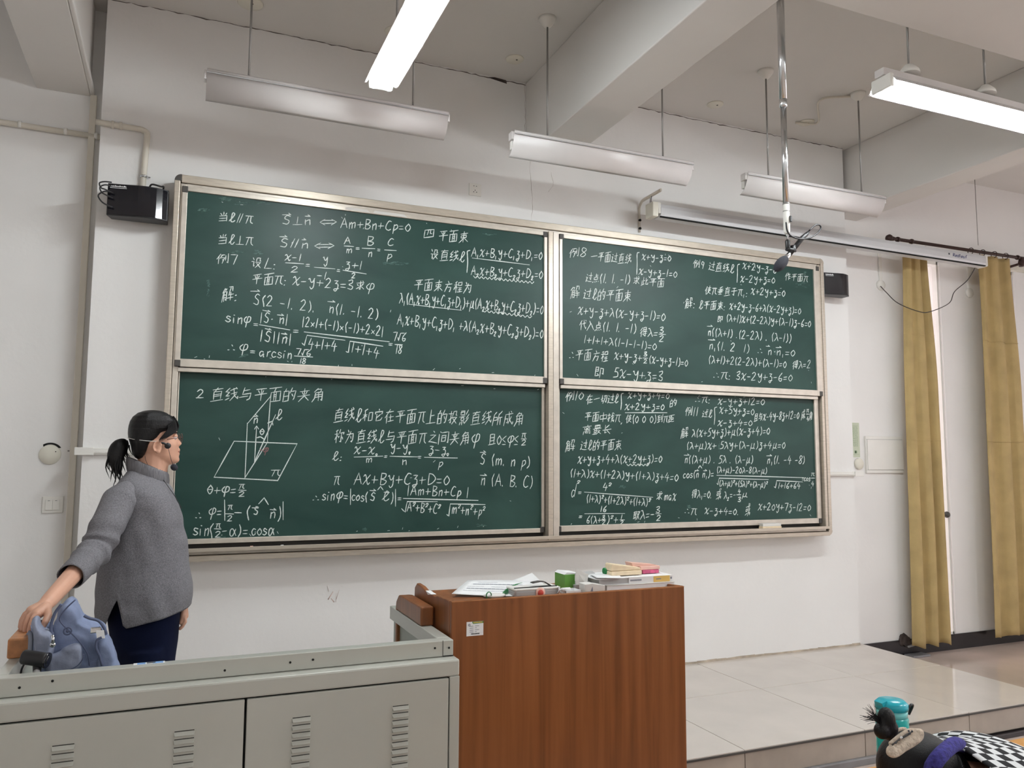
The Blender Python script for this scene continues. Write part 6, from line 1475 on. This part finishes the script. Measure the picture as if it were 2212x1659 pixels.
# hair over the skull
b = MB().ell(hl(.004, 0, -.008), (.102, .078, .083), RH, 30, 22); b.ell(hl(-.045, 0, -.030), (.066, .072, .058), RH)
b.ell(hl(-.03, .03, .02), (.06, .052, .05), RH)
o = build('hair', b, 'hair', S_, remesh=.004, smooth=4)
def sg(u, v, Y=HYs-.03): return gq(1850+u/6.11, 1480+v/6.11, Y)
b = MB().ell(sg(395, 430), (.018, .018, .022)).ell(sg(400, 470), (.019, .018, .022)).ell(sg(340, 600), (.018, .017, .018)).ell(sg(430, 560), (.020, .018, .019)).ell(sg(450, 640), (.016, .016, .016)).cap(sg(370, 400), .012, sg(350, 540), .012)
build('hair_bun', b, 'hair', S_, remesh=.0025, smooth=3)
b = MB()
for i in range(64):
    u0, v0 = 270+random.uniform(-15, 20), 440+random.uniform(-40, 50); a = random.uniform(math.radians(165), math.radians(260)); L_ = random.uniform(80, 230)
    if i < 12: L_ = random.uniform(20, 70)
    u1, v1 = u0+L_*math.cos(a), v0+L_*.85*math.sin(a)
    b.tube(bez([sg(u0+40, v0+20), sg(u0, v0), sg((u0+u1)/2+random.uniform(-6, 6), (v0+v1)/2-8), sg(u1, v1)], 3), [.0010 if i < 12 else .0005]*6+[.0005, .0004, .0004, .0003], 4)
build('loose_strands', b, 'hair_flat', S_, kind='stuff')
build('hair_elastic', MB().tube(bez([sg(430, 690), sg(470, 655), sg(540, 600), sg(600, 575), sg(650, 580)], 5), .0035, 8), 'clip', S_)
build('hair_elastic', MB().tube([sg(400, 655)+Vector((.004*math.cos(a), 0, .004*math.sin(a))) for a in [2*PI*i/10 for i in range(11)]], .0012, 5, caps=False), 'chrome', S_)
P = bez([sg(u, v, HYs-.085) for u, v in ((440, 780), (560, 680), (690, 600), (790, 600))], 6)
P1 = bez([sg(u, v, HYs-.09) for u, v in ((430, 850), (500, 880), (620, 800), (740, 730), (820, 660), (800, 590))], 6)
b = MB().tube(P1, [.006]+[.012]*(len(P1)-4)+[.010, .008, .006], 12, flat=.8).tube(P, .0045, 9)
cl = build('hair_clip', b, 'clip', S_, remesh=.0018, smooth=1)
build('clip_metal', MB().tube(bez([sg(u, v, HYs-.098) for u, v in ((470, 790), (600, 690), (740, 610))], 5), .0018, 6), 'corner', cl)
q = sg(590, 695, HYs-.105); build('clip_gem', MB().ell(q, (.0035, .003, .0035), n=10, m=8), 'chrome', cl)
for u, v in ((690, 605), (735, 610), (705, 640), (520, 760)): q = sg(u, v, HYs-.102); build('clip_bead', MB().ell(q, (.0022, .002, .0022), n=8, m=6), 'ink', cl)
# knitted violet collar
P = bez([sg(u, v, Y) for u, v, Y in ((1000, 1080, HYs-.10), (1080, 960, HYs-.105), (1180, 860, HYs-.09), (1290, 780, HYs-.06), (1360, 790, HYs-.02))], 7)
P = [sg(940, 1230, HYs-.10)]+P+[sg(1400, 860, HYs+.06)]
build('collar', MB().tube(P, [.012]+[.0155]*(len(P)-2)+[.012], 14), 'violet', S_)
# checked top: back surface with woven squares laid by UV
rings = []; uvs = []; NU, NV = 40, 34
axis = [nk+Vector((-.045, 0, .002)), nk.lerp(ch, .5)+Vector((0, 0, .008)), ch, ch.lerp(hpz, .5), hpz]
AX = bez(axis, 9); TW = [.092, .112, .135, .150, .155]
vs = []; 
for i, p in enumerate(AX):
    t_ = i/(len(AX)-1); d = (AX[min(i+1, len(AX)-1)]-AX[max(i-1, 0)]).normalized(); side = Vector((0, 1, 0)); side = (side-d*side.dot(d)).normalized(); nn = d.cross(side)
    k = t_*4; a = min(3, int(k)); w_ = TW[a]+(TW[a+1]-TW[a])*(k-a); w_ = w_*(1.25 if t_ < .5 else 1.15)
    for j in range(NU): 
        A = 2*PI*j/NU; vs.append(p+side*w_*1.25*math.cos(A)+nn*w_*.62*math.sin(A)+Vector((0, 0, noise.noise(Vector((t_*6, A, 0)))*.006)))
me = bpy.data.meshes.new('checked_top'); nR = len(AX)
fs = [(i*NU+j, i*NU+(j+1) % NU, (i+1)*NU+(j+1) % NU, (i+1)*NU+j) for i in range(nR-1) for j in range(NU)]
cc = ch.copy(); me.from_pydata([v-cc for v in vs], [], fs); uvl = me.uv_layers.new(name='UVMap')
li = 0
CK = 20
for i in range(nR-1):
    for j in range(NU):
        for (a, b_) in ((i, j), (i, j+1), (i+1, j+1), (i+1, j)):
            uvl.data[li].uv = (b_/NU*36+.15*math.sin(a*.9), a/(nR-1)*26+.2*math.sin(b_*1.1)); li += 1
for p in me.polygons: p.use_smooth = True
me.materials.append(MT['check']); o = bpy.data.objects.new('checked_top', me); link(o, S_, cc); md = o.modifiers.new('s', 'SOLIDIFY'); md.thickness = .004; md.offset = 1
b = MB()
for (sh_, e_, w_) in ((nk.lerp(ch, .5)+Vector((0, -.13, 0)), el1, hc+Vector((.02, 0, 0))), (nk.lerp(ch, .5)+Vector((0, .13, 0)), el2, hc)):
    b.tube([sh_, sh_.lerp(e_, .5), e_, e_.lerp(Vector((w_.x, (e_.y-3.25)/2, DZ+.035)), .6)], [.062, .055, .048, .036], 20)
build('sleeves', b, 'black', S_)
b = MB()
for s in (-1, 1):
    k_ = Vector((hpz.x+s*.10, hpz.y+.40, .30)); b.cap(hpz+Vector((s*.08, 0, 0)), .088, k_, .068); b.cap(k_, .065, Vector((k_.x, k_.y+.03, ZF+.10)), .055)
build('trousers', b, 'navy', S_, remesh=.008, smooth=2)
t = thing('seat', (hpz.x, hpz.y, ZF), 'fold-down wooden seat under the resting student', 'seat')
build('seat_board', MB().box((hpz.x-.22, hpz.y-.17, .205), (hpz.x+.22, hpz.y+.20, .225)), 'desk', t, bevel=.006)
build('seat_post', MB().box((hpz.x-.02, hpz.y-.02, ZF), (hpz.x+.02, hpz.y+.04, .205)), 'greystrip', t)
